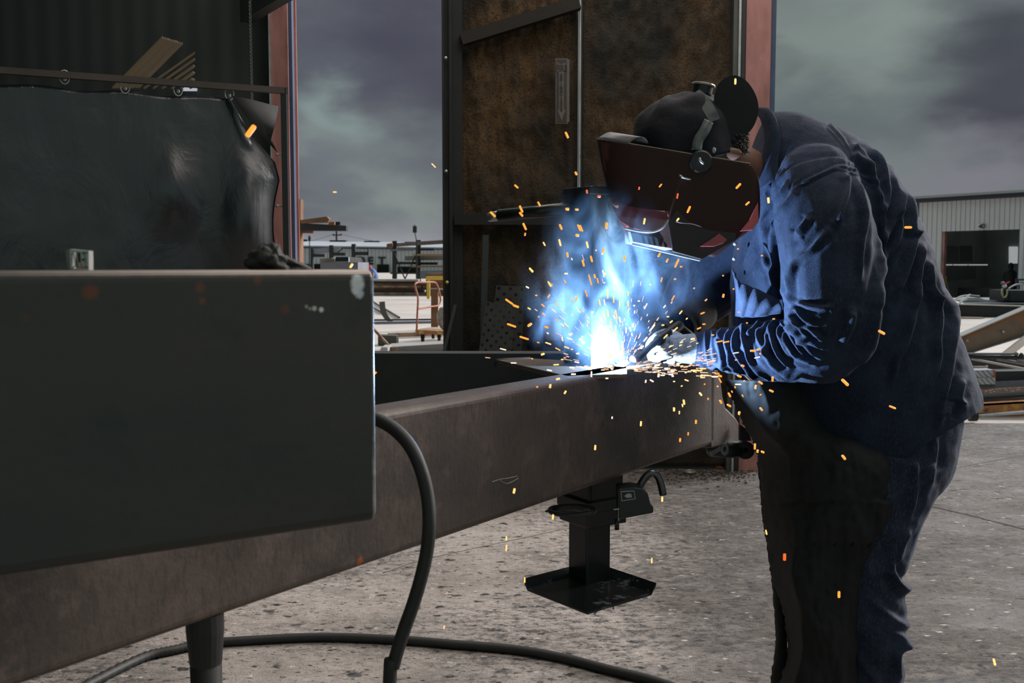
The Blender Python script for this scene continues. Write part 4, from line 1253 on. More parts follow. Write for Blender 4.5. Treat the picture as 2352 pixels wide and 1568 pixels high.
# ---- leather apron: front panel wrapped round the thighs, long strap of it hanging free
b = MB()
LE = [(1668, 872), (1690, 930), (1716, 985), (1738, 1030), (1746, 1075), (1750, 1130), (1756, 1200), (1768, 1270), (1776, 1330), (1800, 1400), (1812, 1500), (1790, 1580), (1770, 1700)]
RE = [(1850, 880), (1875, 930), (1930, 990), (2060, 1030), (2118, 1065), (2112, 1110), (2098, 1160), (2060, 1230), (2010, 1310), (1992, 1370), (1984, 1450), (1975, 1560), (1965, 1700)]
Ls, Rs = spline(LE, 12), spline(RE, 12)
rings = []
random.seed(3)
for i, (l, r) in enumerate(zip(Ls, Rs)):
    row = []
    for k in range(61):
        t = k / 60
        x = l[0] + (r[0] - l[0]) * t; y = l[1] + (r[1] - l[1]) * t
        base = 2.26 - .115 * math.sin(math.pi * min(1, t * 1.12)) ** .8 if y < 1150 else 2.30 - .125 * math.sin(math.pi * (.12 + .8 * t)) ** .8
        if y < 1250 and y >= 1150: base = 2.28 - .12 * math.sin(math.pi * (.06 + .88 * t)) ** .8
        Y = base + .022 * noise.fractal(Vector((x * .016, y * .006, 4)), 1, 2, 4) + .006 * noise.noise(Vector((x * .07, y * .05, 1))) + (.16 * (1 - t * 5) if t < .2 else 0)
        if k == 0: x += random.uniform(-4, 1.5)
        row.append(W(x, y, Y))
    rings.append(row)
bm = b.bm
vv = [[bm.verts.new(p) for p in r] for r in rings]
for a, c_ in zip(vv, vv[1:]):
    for k in range(60): bm.faces.new((a[k], a[k + 1], c_[k + 1], c_[k]))
ap = link('leather_apron', b.mesh(), M_leather, pr_, smooth=True); s = ap.modifiers.new('t', 'SOLIDIFY'); s.thickness = .004; s.offset = 0
b = MB(); bm = b.bm
le = spline([(1742, 1060), (1748, 1120), (1757, 1200), (1770, 1290), (1776, 1340), (1783, 1420), (1785, 1480), (1776, 1540), (1768, 1600), (1762, 1680)], 8)
re = spline([(1790, 1060), (1796, 1120), (1800, 1200), (1806, 1290), (1803, 1340), (1805, 1420), (1806, 1480), (1812, 1540), (1820, 1600), (1820, 1680)], 8)
rows = []
for i, (l, r) in enumerate(zip(le, re)):
    rows.append([bm.verts.new(W(l[0] + random.uniform(-2, 1.2) + (r[0] - l[0]) * k / 6, l[1] + (r[1] - l[1]) * k / 6, 2.46 - .03 * math.sin(k / 6 * 3.1))) for k in range(7)])
for a, c_ in zip(rows, rows[1:]):
    for k in range(6): bm.faces.new((a[k], a[k + 1], c_[k + 1], c_[k]))
o = link('loose_strip', b.mesh(), M_leather, ap, smooth=True); s = o.modifiers.new('t', 'SOLIDIFY'); s.thickness = .004

SH = .11   # the head leans a little towards the camera
# ---- cap worn backwards
M_cap = plain('dark_purple_cap', C(17, 14, 27), .85, 0, .4, 22, .002)
b = MB()
CU = Vector((-.28, 0, .96)).normalized(); CF = Vector((-.96, 0, -.28)).normalized(); CL = Vector((0, 1, 0))
CC = W(1566, 322, 2.38)
def dome(u, v):
    th_ = u * 2 * math.pi; ph = max(0, v * 1.35 - .35) * math.pi / 2 * .98
    r1 = math.cos(ph) ** .85; h_ = math.sin(ph) - max(0, .26 - v) * 2.2
    n_ = noise.noise(Vector((math.cos(th_) * 2, math.sin(th_) * 2, ph * 3))) * .006 + .0035 * math.cos(th_ * 6) * math.cos(ph)
    return CC + CF * ((.128 + n_) * math.cos(th_) * r1 - .006) + CL * ((.098 + n_) * math.sin(th_) * r1) + CU * ((.112 + n_) * h_)
b.grid(dome, 48, 26)
bmesh.ops.remove_doubles(b.bm, verts=b.bm.verts, dist=1e-4)
cp = link('cap', b.mesh(), M_cap, pr_, smooth=True); cp.modifiers.new('t', 'SOLIDIFY').thickness = .003
b = MB()
co_ = [(1640, 222), (1648, 196), (1664, 181), (1686, 174), (1708, 183), (1726, 204), (1738, 232), (1739, 262), (1728, 292), (1708, 314), (1686, 331), (1664, 345), (1646, 340), (1636, 300)]
cs = spline(co_ + [co_[0]], 5)[:-1]
cen = np.mean(cs, axis=0)
bm = b.bm
def bill(p, off): 
    dx = (p[0] - 1640) / 100.; dy = (p[1] - 255) / 80.
    return W(p[0], p[1], 2.325 + .01 * dx * dx + off * .3)
R_ = []
for k, off in ((1.0, 0), (.75, -.004), (.4, -.006)):
    R_.append([bm.verts.new(bill(cen + (np.array(p) - cen) * k, off)) for p in cs])
for a, c_ in zip(R_, R_[1:]):
    for i in range(len(cs)): bm.faces.new((a[i], a[(i + 1) % len(cs)], c_[(i + 1) % len(cs)], c_[i]))
cv = bm.verts.new(bill(cen, -.006))
for i in range(len(cs)): bm.faces.new((R_[-1][i], R_[-1][(i + 1) % len(cs)], cv))
o = link('bill', b.mesh(), plain('black_bill', C(13, 14, 15), .8, 0, .3, 30), cp, smooth=False)
s = o.modifiers.new('t', 'SOLIDIFY'); s.thickness = .005

# ---- hair at the nape
b = MB(); random.seed(11)
for i in range(420):
    x, y = random.uniform(1672, 1716), random.uniform(306, 352)
    if (x - 1672) * .8 + y < 338 - 18 or x + y * .6 > 1926: continue
    p = W(x, y, 2.325 + random.uniform(-.008, .01))
    d = Vector((random.uniform(.2, 1), random.uniform(-.4, .2), random.uniform(-1, .3))).normalized() * .009
    b.tube([p, p + d * .5 + Vector((0, -.0015, 0)), p + d], [.001, .0009, .0004], 4)
link('hair', b.mesh(), plain('dark_hair', C(46, 48, 44), .5, 0, .3, 60), pr_, smooth=True)

# ---- welding helmet
M_shell_h = Mat('helmet_shell', C(52, 26, 20), .5, 0, .25)
M_shell_h.over(M_shell_h.rng(M_shell_h.noise(6, 4, .6), .35, .7, 0, .8), C(44, 22, 19))
M_shell_h = M_shell_h.m
FR = spline([(1372, 318), (1377, 352), (1388, 405), (1400, 448), (1418, 498), (1436, 530), (1448, 556)], 5)
RR = spline([(1722, 376), (1740, 410), (1745, 452), (1742, 506), (1716, 532), (1684, 556), (1640, 590)], 5)
nb = len(FR)
b = MB()
def shell(u, v):
    # u: -1 far rear .. 0 front .. +1 near rear ; v 0 top .. 1 bottom
    t = v * (nb - 1); i = min(nb - 2, int(t)); f_ = t - i
    fp_ = FR[i] * (1 - f_) + FR[i + 1] * f_; rp = RR[i] * (1 - f_) + RR[i + 1] * f_
    a = abs(u)
    k = 1 - math.cos(a * math.pi / 2) if a < 1 else 1
    k = a ** 1.9 * .6 + k * .4
    # the top rim dips as in a real shell: goes along the cap
    p = fp_ * (1 - k) + rp * k
    wd_ = .125 * (math.sin(min(1, a * 1.15) * math.pi / 2)) ** .62
    wd_ *= 1 - .22 * v * v
    return W(p[0], p[1], 2.39 - wd_ * (1 if u > 0 else -1))
b.grid(lambda u, v: shell(u * 2 - 1, v), 72, 36)
hl = link('welding_helmet', b.mesh(), M_shell_h, pr_, smooth=True)
s = hl.modifiers.new('t', 'SOLIDIFY'); s.thickness = .0035; s.offset = 1
# pale brow lip
b = MB()
def lip(u, v):
    p = shell((u * 2 - 1) * .42, 0)
    q = p + Vector((.0 + .05 * math.sin(v * 1.4), 0, .016 * math.sin(v * math.pi)))
    return q
b.grid(lip, 24, 8)
o = link('brow_lip', b.mesh(), plain('pale_grey_lip', C(120, 116, 120), .4), hl, smooth=True); o.modifiers.new('t', 'SOLIDIFY').thickness = .002
# bulged chin bowl in front
b = MB()
def bowl(u, v):
    P_ = [(1400, 452), (1418, 500), (1448, 522), (1490, 534), (1520, 528), (1536, 505)]
    s_ = spline(P_, 8); t = u * (len(s_) - 1); i = min(len(s_) - 2, int(t)); q = s_[i] * (1 - (t - i)) + s_[i + 1] * (t - i)
    top = np.array([1400 + 136 * u, 452 + 40 * math.sin(u * math.pi) * .2 + 30 * u])
    k = v
    p = q * k + top * (1 - k)
    return W(p[0], p[1], 2.262 + .02 * (1 - math.sin(k * math.pi / 2)) + .06 * (1 - u) ** 2)
b.grid(bowl, 30, 12)
m = Mat('glossy_red_brown', C(104, 56, 62), .12, 0, .8)
o = link('chin_bowl', b.mesh(), m.m, hl, smooth=True); o.modifiers.new('t', 'SOLIDIFY').thickness = .004
b = MB(); b.tube(vs([W(1436, 524, 2.30), W(1470, 531, 2.262), (W(1500, 532, 2.255)), W(1522, 522, 2.255), W(1535, 506, 2.262)], 8), .0028, 8); link('bowl_rim', b.mesh(), plain('silver_rim', C(190, 196, 204), .2, .6), hl, smooth=True)
# lens cartridge below the bowl: red shell with ribbed grey grille
M_lred = plain('bright_red_plastic', C(176, 54, 48), .4, 0, .2, 40)
b = MB(); b.quadp([(1440, 518), (1532, 516), (1541, 548), (1448, 530)], 2.30, .16); link('lens_housing', b.mesh(), M_lred, hl, bevel=.002)
b = MB(); b.quadp([(1447, 531), (1462, 533), (1470, 540), (1541, 549), (1548, 573), (1454, 556)], 2.296, .16)
gr = link('lens_grille', b.mesh(), plain('grey_grille', C(128, 142, 158), .4), hl, bevel=.001)
for i in range(6):
    x = 1474 + i * 12; y = 541 + i * 2.0
    b = MB(); b.quadp([(x, y), (x + 5, y + 1), (x + 9, y + 19), (x + 4, y + 18)], 2.293, .006); link('grille_slot', b.mesh(), M_black, gr)
b = MB(); b.quadp([(1447, 528), (1465, 531), (1466, 537), (1449, 534)], 2.292, .006); link('grille_slot', b.mesh(), M_black, gr)
b = MB(); b.quadp([(1512, 540), (1536, 545), (1537, 551), (1513, 546)], 2.292, .006); link('grille_slot', b.mesh(), M_black, gr)
b = MB(); b.bar(W(1452, 560, 2.30), W(1608, 597, 2.34), .006, .006); link('lower_rim', b.mesh(), plain('pale_rim', C(170, 184, 200), .3, .3), hl, bevel=.001)
# dark cheek panel that closes the side below
b = MB(); b.quadp([(1534, 512), (1560, 470), (1700, 480), (1690, 552), (1612, 596), (1545, 578)], 2.275, .006)
link('cheek_panel', b.mesh(), plain('dark_cheek', C(30, 20, 20), .5), hl, bevel=.002)
# inside of the shell seen at the rear edge, lit by the arc
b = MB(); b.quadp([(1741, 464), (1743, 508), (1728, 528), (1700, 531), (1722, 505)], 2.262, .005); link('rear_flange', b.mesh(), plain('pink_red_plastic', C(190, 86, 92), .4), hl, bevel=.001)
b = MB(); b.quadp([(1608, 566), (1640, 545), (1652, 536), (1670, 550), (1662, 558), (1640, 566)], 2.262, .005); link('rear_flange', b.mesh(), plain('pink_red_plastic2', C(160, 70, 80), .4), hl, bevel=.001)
# thin pale upper rim line and pivot knob
b = MB(); b.tube(vs([shell(u, .004) + Vector((0, -.003, .001)) for u in (.42, .52, .62, .72, .82, .92, 1.0)], 4), .0011, 6); link('top_rim', b.mesh(), plain('worn_edge', C(150, 130, 110), .4), hl, smooth=True)
b = MB(); c_ = W(1610, 372, 2.262)
b.loft([[c_ + Vector((r * math.cos(a), -d, r * math.sin(a))) for a in [k * math.pi / 12 for k in range(24)]] for r, d in ((.028, -.008), (.028, .001), (.024, .004), (.01, .0045))]); link('pivot_knob', b.mesh(), plain('dark_knob', C(20, 15, 15), .45), hl, smooth=False)
b = MB(); b.ball(W(1640, 345, 2.258), .004, 10, 6, (1.2, .5, 1.8)); link('knob_tab', b.mesh(), M_galv, hl, smooth=True)
b = MB(); b.tube(vs([W(1607, 363, 2.248), W(1609, 370, 2.246), W(1616, 376, 2.248)], 4), .0028, 6); link('knob_glint', b.mesh(), M_bright, hl, smooth=True)  # crescent highlight on the knob, added as a bright sliver
b = MB(); b.tube(vs([W(1560, 402, 2.262), W(1570, 408, 2.258), W(1588, 412, 2.262)], 4), [.0026] * 4 + [.002] * 4 + [.0008], 6); link('lens_glint', b.mesh(), M_bright, hl, smooth=True)  # highlight at the lens window, modelled as a bright metal line
b = MB(); b.tube(vs([W(1552, 508, 2.262), W(1566, 511, 2.258), W(1590, 513, 2.258), W(1612, 520, 2.262)], 4), .002, 6); link('cheek_glint', b.mesh(), M_shell_h, hl, smooth=True)  # cheek highlight put into the shape as a raised line
# headgear: straps over the cap and the ratchet knob
M_strap = plain('grey_strap', C(92, 96, 96), .4, .2, .5, 40)
def band(pts, w, ups=None):
    b = MB(); bm = b.bm; P_ = vs(pts, 8); rows = []
    for i, p in enumerate(P_):
        t = (P_[min(i + 1, len(P_) - 1)] - P_[max(0, i - 1)]).normalized(); s_ = t.cross(Vector((0, -1, 0))).normalized() * (w / 2)
        rows.append([bm.verts.new(p + s_), bm.verts.new(p - s_)])
    for a, c_ in zip(rows, rows[1:]): bm.faces.new((a[0], a[1], c_[1], c_[0]))
    return b.mesh()
hg = link('headband', band([W(1596, 214, 2.34), W(1616, 232, 2.312), W(1632, 258, 2.292), W(1641, 278, 2.284)], .028), M_strap, hl, smooth=False); hg.modifiers.new('t', 'SOLIDIFY').thickness = .002
o = link('side_strap', band([W(1628, 278, 2.282), W(1618, 300, 2.272), W(1604, 322, 2.266), W(1600, 345, 2.262)], .024), M_strap, hl, smooth=True); o.modifiers.new('t', 'SOLIDIFY').thickness = .002
b = MB(); c0_ = W(1612, 216, 2.36); ax_ = Vector((.18, 0, .98)).normalized(); e1 = Vector((.98, 0, -.18)); e2 = Vector((0, 1, 0))
b.loft([[c0_ + ax_ * h_ + e1 * (r * math.cos(a)) + e2 * (r * math.sin(a)) for a in [k * math.pi / 12 for k in range(24)]] for r, h_ in ((.02, -.01), (.024, .0), (.025, .018), (.022, .021))])
kb = link('ratchet_knob', b.mesh(), M_black, hl, smooth=False)
b = MB()
b.loft([[c0_ + ax_ * h_ + e1 * (r * math.cos(a) * (1 + .04 * math.cos(a * 12))) + e2 * (r * math.sin(a)) for a in [k * math.pi / 24 for k in range(48)]] for r, h_ in ((.027, .019), (.0285, .022), (.0275, .0245), (.01, .0255))])
link('knob_cap', b.mesh(), plain('worn_silver_cap', C(190, 182, 176), .35, .3, .4, 90), kb)

SH = .22
# ---- gloves: near hand, then far hand, palms with five separate fingers
def glove(name, mat, wrist, palm, fingers, thumb, rw):
    b = MB()
    b.tube([wrist, wrist.lerp(palm, .35), palm], [rw, rw * 1.08, rw * .98], 20)
    b.ball(palm, rw * .99, 18, 12, (1.15, .8, 1.0)); b.ball(wrist, rw * .97, 16, 10)
    b.ball(palm + (palm - wrist).normalized() * rw * .6, rw * .86, 18, 12)
    for f_, r in fingers + [thumb]:
        P_ = vs(f_, 5); n_ = len(P_)
        b.tube(P_, [r * (1 - .22 * i / n_) for i in range(n_)], 12); b.ball(P_[-1], r * .79, 10, 8); b.ball(P_[0], r, 10, 8)
    me = fuse(b.mesh(), .0021, 2)
    return link(name, me, mat, pr_, smooth=True)
g = lambda x, y, Y: W(x, y, Y + .165)
glove('glove', M_knit, g(1612, 801, 2.15), g(1548, 801, 2.17), [
    ([g(1530, 780, 2.145), g(1505, 776, 2.15), g(1491, 790, 2.165), g(1489, 806, 2.19)], .0108),
    ([g(1530, 797, 2.135), g(1504, 800, 2.14), g(1494, 814, 2.16), g(1497, 828, 2.185)], .0112),
    ([g(1534, 815, 2.14), g(1512, 822, 2.145), g(1506, 834, 2.165), g(1512, 844, 2.185)], .0106),
    ([g(1545, 830, 2.15), g(1530, 840, 2.155), g(1526, 847, 2.175), g(1532, 852, 2.19)], .0094)],
    ([g(1560, 775, 2.18), g(1536, 764, 2.20), g(1515, 768, 2.215), g(1500, 778, 2.22)], .0125), .0365)
M_dglove = plain('dark_leather_glove', C(12, 12, 18), .85, 0, .3, 40, .002)
glove('glove', M_dglove, g(1566, 752, 2.50), g(1534, 768, 2.40), [
    ([g(1524, 752, 2.36), g(1508, 750, 2.33), g(1500, 764, 2.31), g(1506, 778, 2.315)], .012),
    ([g(1526, 766, 2.35), g(1510, 770, 2.32), g(1505, 784, 2.31), g(1512, 794, 2.32)], .0122),
    ([g(1532, 780, 2.355), g(1518, 788, 2.33), g(1514, 799, 2.32), g(1522, 806, 2.33)], .0115),
    ([g(1540, 792, 2.37), g(1530, 801, 2.345), g(1528, 809, 2.335), g(1535, 814, 2.345)], .0104)],
    ([g(1540, 750, 2.40), g(1518, 738, 2.39), g(1498, 744, 2.37), g(1488, 756, 2.35)], .0135), .040)
# flared cuff of the far glove
b = MB()
c1, c2 = W(1562, 752, 2.56), W(1604, 716, 2.68); t = (c2 - c1).normalized(); u = t.cross(Vector((0, 1, 0))).normalized(); v = t.cross(u)
b.loft([[c1.lerp(c2, k) + (u * math.cos(a) + v * math.sin(a)) * r for a in [i * math.pi / 12 for i in range(24)]] for k, r in ((0, .043), (.4, .05), (.85, .057), (1, .058))], cap=False)
o = link('glove_cuff', b.mesh(), plain('sooty_leather', C(7, 8, 12), .95), pr_, smooth=True); o.modifiers.new('t', 'SOLIDIFY').thickness = .003

# ---- welding gun held in the far hand
ARC = aat(1466, 848) + AN * .045 + Vector((0, 0, .004))
tg = empty('welding_gun', W(1508, 790, 2.33), 'black welding gun held in the gloved hands, its nozzle at the arc', 'welding gun')
W = _W
hd0 = W(1520, 776, 2.52)
tip = ARC + Vector((.024, .006, .020))
b = MB(); b.tube(vs([hd0, W(1498, 792, 2.49), W(1478, 812, 2.46), W(1462, 828, 2.44)], 6), [.0085] * 7 + [.0075] * 12, 12); link('swan_neck', b.mesh(), M_dark, tg, smooth=True)
b = MB(); b.tube([W(1464, 826, 2.44), tip], [.0085, .0075], 14); link('nozzle', b.mesh(), plain('copper_nozzle', C(150, 100, 70), .35, .7), tg, smooth=True)
b = MB(); b.tube(vs([W(1512, 782, 2.51), W(1532, 768, 2.57), W(1560, 748, 2.67)], 6), .014, 14); link('handle', b.mesh(), M_black, tg, smooth=True)
b = MB(); b.tube(vs([W(1560, 748, 2.67), W(1600, 780, 2.74), W(1700, 860, 2.93), W(1820, 1000, 3.0), W(1880, 1200, 3.02)] + [Vector((.9, 3.0, .3)), Vector((.92, 3.0, .015)), Vector((1.0, 3.1, .012))], 8), .009, 12); link('gun_cable', b.mesh(), M_rubber, tg, smooth=True)

W = _W
# ================================================================== THE ARC, SMOKE AND SPARKS
la = bpy.data.lights.new('arc_light', 'POINT')
lo_ = bpy.data.objects.new('arc_light', la); COL.objects.link(lo_)
lo_.location = ARC + Vector((.002, -.004, .0085))
la.energy = 82; la.color = (.42, .66, 1.0); la.shadow_soft_size = .007

M_arc = emit('arc_white', (.78, .88, 1, 1), 14)
M_arcb = emit('arc_blue', (.35, .55, 1, 1), 5)
random.seed(21)
b = MB(); b.ball(ARC, .0042, 20, 12, (1.6, 1, .8))
for i in range(26):
    a = random.uniform(.1, math.pi - .1); l = random.uniform(.010, .024)
    d = Vector((math.cos(a), random.uniform(.1, .6), math.sin(a))).normalized()
    b.tube([ARC, ARC + d * l * .5, ARC + d * l], [.0035, .0022, .0004], 6)
af = thing('welding_arc', b.mesh(), M_arc, 'blinding white welding arc on the top edge of the tongue beside the jack', 'welding arc', smooth=True)

# sparks: one capsule mesh per spark, each its own object
M_sp = [emit('spark_orange', C(255, 150, 52), 1.6), emit('spark_yellow', C(255, 196, 112), 1.7), emit('spark_red', C(240, 96, 30), 1.3), emit('spark_white', C(255, 226, 190), 2.2)]
unit = MB()
unit.loft([[Vector((r * math.cos(a), r * math.sin(a), z)) for a in [k * math.pi / 4 for k in range(8)]] for r, z in ((.35, -.5), (.5, -.38), (.5, .38), (.35, .5))])
unit = unit.mesh('spark')
unit_m = []
for mt in M_sp:
    u2 = unit.copy(); u2.materials.append(mt)
    for p in u2.polygons: p.use_smooth = True
    unit_m.append(u2)
n_sp = 0
def where(x, y):
    if x > 2100 and y > 1400: return 'yellow spark low over the stained floor at the far right'
    if x < 1018 and y < 480: return 'tiny pale spark against the cloudy sky'
    if x < 870: return 'orange spark just above the corner of the box beam'
    if x > 1640 and y > 1030: return 'orange spark falling in front of the leather apron and jeans'
    if x > 1640 and y > 840: return 'orange spark below the forearm, over the dark shirt front'
    if x > 1600 and y > 690: return 'orange spark in front of the forearm sleeve'
    if x > 1640 and y < 230: return 'orange spark in front of the cap bill'
    if x > 1750: return 'orange spark in front of the denim shirt'
    if 1370 < x < 1750 and y < 600: return 'orange spark in front of the welding helmet'
    if y > 1040: return 'pale spark falling below the tongue towards the floor'
    if y > 860: return 'orange spark dropping past the web of the tongue'
    if x > 1480 and y < 720: return 'orange spark in the smoke under the welding helmet'
    if x > 1480: return 'orange spark right beside the gloved hand'
    if x > 1292 and y < 640: return 'orange spark high up the face of the black jack'
    if x > 1292 and y < 720: return 'pale streaky spark halfway up the black jack'
    if x > 1292 and y < 790: return 'pale spark in the glowing smoke just above the arc'
    if x > 1292: return 'pale spark at the foot of the jack, level with the arc'
    if y < 560: return 'orange spark near the crank tube of the jack'
    return 'orange spark left of the jack, before the punched plates'
def spark(x, y, ln, ang, w=5.0, Y=None, c=0, label=None, group=1):
    global n_sp
    if label is None: label = where(x, y)
    if group == 1: group = label.replace('spark', 'sparks', 1)
    if Y is None:
        Y = 1.86 + ((x * 7 + y * 3) % 17) / 100 if x > 1600 else (1.98 + ((x * 3 + y * 5) % 10) / 100 if y > 855 else 2.08 + ((x + y) % 12) / 100)
        if x < 1290 and y > 855: Y = 1.66
        if x < 900: Y = 1.5
    p = W(x, y, Y); k = Y / F
    a = math.radians(ang)
    d = Vector((math.cos(a), .15, math.sin(a))).normalized()
    o = bpy.data.objects.new('spark', unit_m[c]); COL.objects.link(o)
    o.rotation_euler = d.to_track_quat('Z', 'Y').to_euler()
    o.location = p
    o.scale = (w * k * .85, w * k * .85, max(ln, w) * k)
    tag(o, label, 'spark', group)
    n_sp += 1
    return o
ZS = [(60,175,30,-40),(300,73,34,-80),(405,128,45,-75),(460,100,42,-75),(538,45,30,70),(490,42,8,0),(680,98,36,88),(912,73,28,60),(965,110,24,60),(1030,128,60,65),(1058,151,16,0),
(452,240,75,-75),(482,215,26,-75),(502,245,36,-75),(547,193,10,0),(545,257,10,0),(187,270,30,-40),(284,250,25,-60),(92,343,14,0),(175,347,28,55),(568,335,62,-85),(608,370,46,-85),(650,400,38,-85),(706,332,30,85),
(425,330,46,-70),(362,360,30,-60),(335,375,30,-50),(515,390,42,-80),(137,410,28,-40),(228,400,18,-30),(928,237,30,75),(1018,234,16,0),(853,271,10,0),(1005,360,38,60),(995,390,15,60),(1225,373,18,40),
(1340,345,24,80),(1338,211,8,0),(1145,295,6,0),(1056,456,30,50),(1202,461,28,20),(970,485,16,0),(993,518,22,40),(937,541,18,0),(1020,569,40,40),(955,616,36,45),(1096,498,14,40),(1211,535,18,0),(1178,562,28,20),
(570,460,50,-80),(625,470,62,-80),(650,505,42,-75),(690,575,40,-88),(550,490,40,-70),(438,520,22,-60),(465,455,14,0),(380,450,22,-50),(333,470,8,0),(140,467,20,-40),(108,485,8,0),(45,543,24,30),(160,555,26,-20),
(293,542,38,-40),(225,505,16,-20),(865,560,56,50),(820,635,38,50),(797,688,26,45),(735,540,16,90),(720,570,28,-80),(730,605,20,-80),(20,630,42,-15),(172,663,42,-20),(105,657,16,-20),(265,632,30,-80),(318,605,20,-40),(312,632,14,0),
(400,617,10,0),(402,660,20,-60),(295,690,36,-20),(330,702,14,0),(135,735,24,20),(65,765,12,0),(265,770,16,0),(225,805,38,3),(330,825,32,-5),(340,868,32,0),(237,900,26,10),(185,948,26,80),(98,953,14,10),(285,989,24,60),
(460,868,38,88),(563,896,18,0),(450,833,26,0),(822,916,20,80),(862,912,28,-30),(908,876,24,80),(935,875,28,0),(990,870,30,-5),(1003,881,14,0),(1065,814,20,0),(1095,909,28,-20),(1012,917,12,0),(1062,947,12,30),(1188,1001,26,-50),
(1077,1055,34,-80),(1067,1077,20,-80),(1011,1103,26,88),(1046,1124,22,85),(1238,1033,14,85),(1322,1052,26,-60),(1378,1077,30,-30),(1592,1101,26,-50),(1157,1186,26,85),(1105,1266,22,85),(1051,1307,26,85),(598,1158,16,85),(790,1198,34,85),
(485,1357,34,85),(1446,1128,24,75),(1550,1350,40,85),(1568,1381,22,80),(1602,1387,22,-25),(1447,882,28,-25),(1480,912,8,0),(1588,925,32,-35),(1556,954,30,80),(1660,980,30,-25),(1668,900,34,85),(1588,1005,12,30),(1468,1012,18,-60),
(1380,1006,32,-60),(1397,985,14,-60),(1418,955,14,-80),(1318,880,24,-25),(1318,910,36,-60),(1297,864,32,0),(1202,890,32,0),(1205,832,42,2),(1150,842,52,0),(1185,845,30,2),(1302,950,8,0),(1215,935,10,0),(1270,607,16,0),(1315,650,42,10),
(1360,653,40,10),(1538,712,36,0),(1575,703,22,10),(1585,732,14,-60),(1497,527,8,0),(1425,773,14,0),(1468,812,22,-20),(1443,455,14,0),(1408,300,8,0),(1676,500,14,0),(1597,78,12,0),(1437,33,12,0),(745,410,12,0),(776,380,14,0),(705,400,40,-88),
(420,815,14,0),(370,790,16,-20),(483,690,14,-30),(1137,633,24,10),(1060,655,22,15),(1055,675,18,20),(990,680,16,20),(985,755,18,10),(1048,748,14,5),(925,700,16,30),(898,730,14,20),(950,790,20,8),(880,770,22,20),(842,745,18,25)]
for x, y, l, a in ZS:
    fx, fy = 1200 + x / 2.903, 560 + y / 2.903
    dist = math.hypot(fx - 1430, fy - 850)
    spark(fx, fy, l / 2.903, a, 3.4 if l < 20 else (5.4 if l in (24, 26, 34) or dist > 250 else 3.6), c=(3 if dist < 120 else (1 if dist < 190 else 0)))
for x, y, l, a, w, c in ((1302,310,15,-65,6,0),(1323,398,8,-60,6,0),(1186,428,11,-40,5,0),(1238,468,11,-60,5,0),(1197,480,17,-65,6,0),(1197,492,12,-50,6,0),(1132,492,16,-45,6,0),(1205,520,17,-65,6,0),(1206,538,7,80,4,0),
    (1288,521,13,-65,6,0),(1330,523,16,-65,5,0),(1335,524,16,-65,5,0),(1326,540,8,0,7,0),(1303,480,8,0,7,0),(1325,481,8,0,5,0),(1376,451,8,0,6,2),(1348,440,8,-80,5,2),(1286,557,16,-75,5,1),(1349,562,15,-75,5,1),(1385,578,14,70,5,1),
    (1220,620,13,-50,5,1),(1262,652,14,-60,4,1),(1170,693,22,-35,5,0),(1185,703,14,-20,6,0),(1175,747,22,-20,5,0),(1204,776,22,-18,5,0),(1217,745,10,30,6,0),(1582,481,16,65,6,0),(1517,426,9,50,4,0),(1696,427,15,45,6,0),
    (1717,467,11,40,5,0),(1765,460,13,-80,6,1),(1557,504,8,50,5,1),(1689,187,13,88,5,1),(1480,508,14,78,5,1),(1393,518,14,88,7,0),(1556,450,12,80,4,2),(1468,432,6,80,4,2),(2086,522,17,0,6,0),(2025,763,17,-28,7,0),(1941,878,21,-42,8,0),
    (2050,935,17,-22,5,0),(1938,1050,13,-50,7,0),(1802,1279,16,88,8,2),(1927,1365,15,88,7,0),(1760,1222,12,-75,4,1),(1497,1287,12,88,4,1),(1205,1332,12,88,4,1),(1163,1236,10,85,4,1),(1163,1258,14,85,4,1),(1270,1187,12,85,5,1),(1020,1440,8,80,3,1),
    (1181,1127,12,78,6,1),(1521,1146,12,88,5,1),(2284,1520,18,-70,6,1),(769,441,8,0,3,1),(996,380,13,-45,3,1),(807,610,11,58,6,1),(861,857,9,40,5,0),(1388,632,8,60,4,1),(1300,628,8,0,4,1),(1250,560,10,-60,4,1)):
    spark(x, y, l, a, w, c=c)
spark(576, 301, 31, 55, 14, Y=1.35, c=0, label='large orange spark hanging before the black curtain', group=None)
random.seed(4)
while n_sp < 298:
    r = abs(random.gauss(0, 1)) * 120 + 18; a = random.choice((random.uniform(-8, 10), random.uniform(45, 185), random.uniform(60, 185)))
    x = 1430 + r * math.cos(math.radians(a)); y = 846 - r * math.sin(math.radians(a))
    if y > 900: continue
    spark(x, y, random.uniform(5, 15), a + random.uniform(-12, 12), random.uniform(2.2, 3.4), Y=2.2 + random.uniform(-.08, .08), c=random.choice((1, 3, 3)), label=('pale orange speck close left of the arc' if x < 1400 else 'pale orange speck straight above the arc' if x < 1460 else 'pale orange speck close right of the arc'))
# the dense spray too fine to count
b = MB(); random.seed(77)
for i in range(330):
    if i < 150:
        a = random.uniform(-5, 13) if random.random() < .85 else random.uniform(13, 30); r = random.uniform(25, 210)
    else:
        a = random.uniform(52, 180); r = abs(random.gauss(0, 90)) + 20
    ar_ = math.radians(a)
    x, y = 1430 + r * math.cos(ar_), 850 - r * math.sin(ar_)
    Y = 2.16 + random.uniform(-.05, .10)
    l = random.uniform(4, 16); d = Vector((math.cos(ar_), .1, math.sin(ar_)))
    p = W(x, y, Y)
    b.tube([p, p + d * l / ppm(Y)], random.uniform(.0004, .0009), 4)
tag(link('spark_spray', b.mesh(), emit('spray', C(255, 196, 160), 1.5)), 'fine dense spray of sparks bursting out of the arc', 'sparks', kind='stuff')

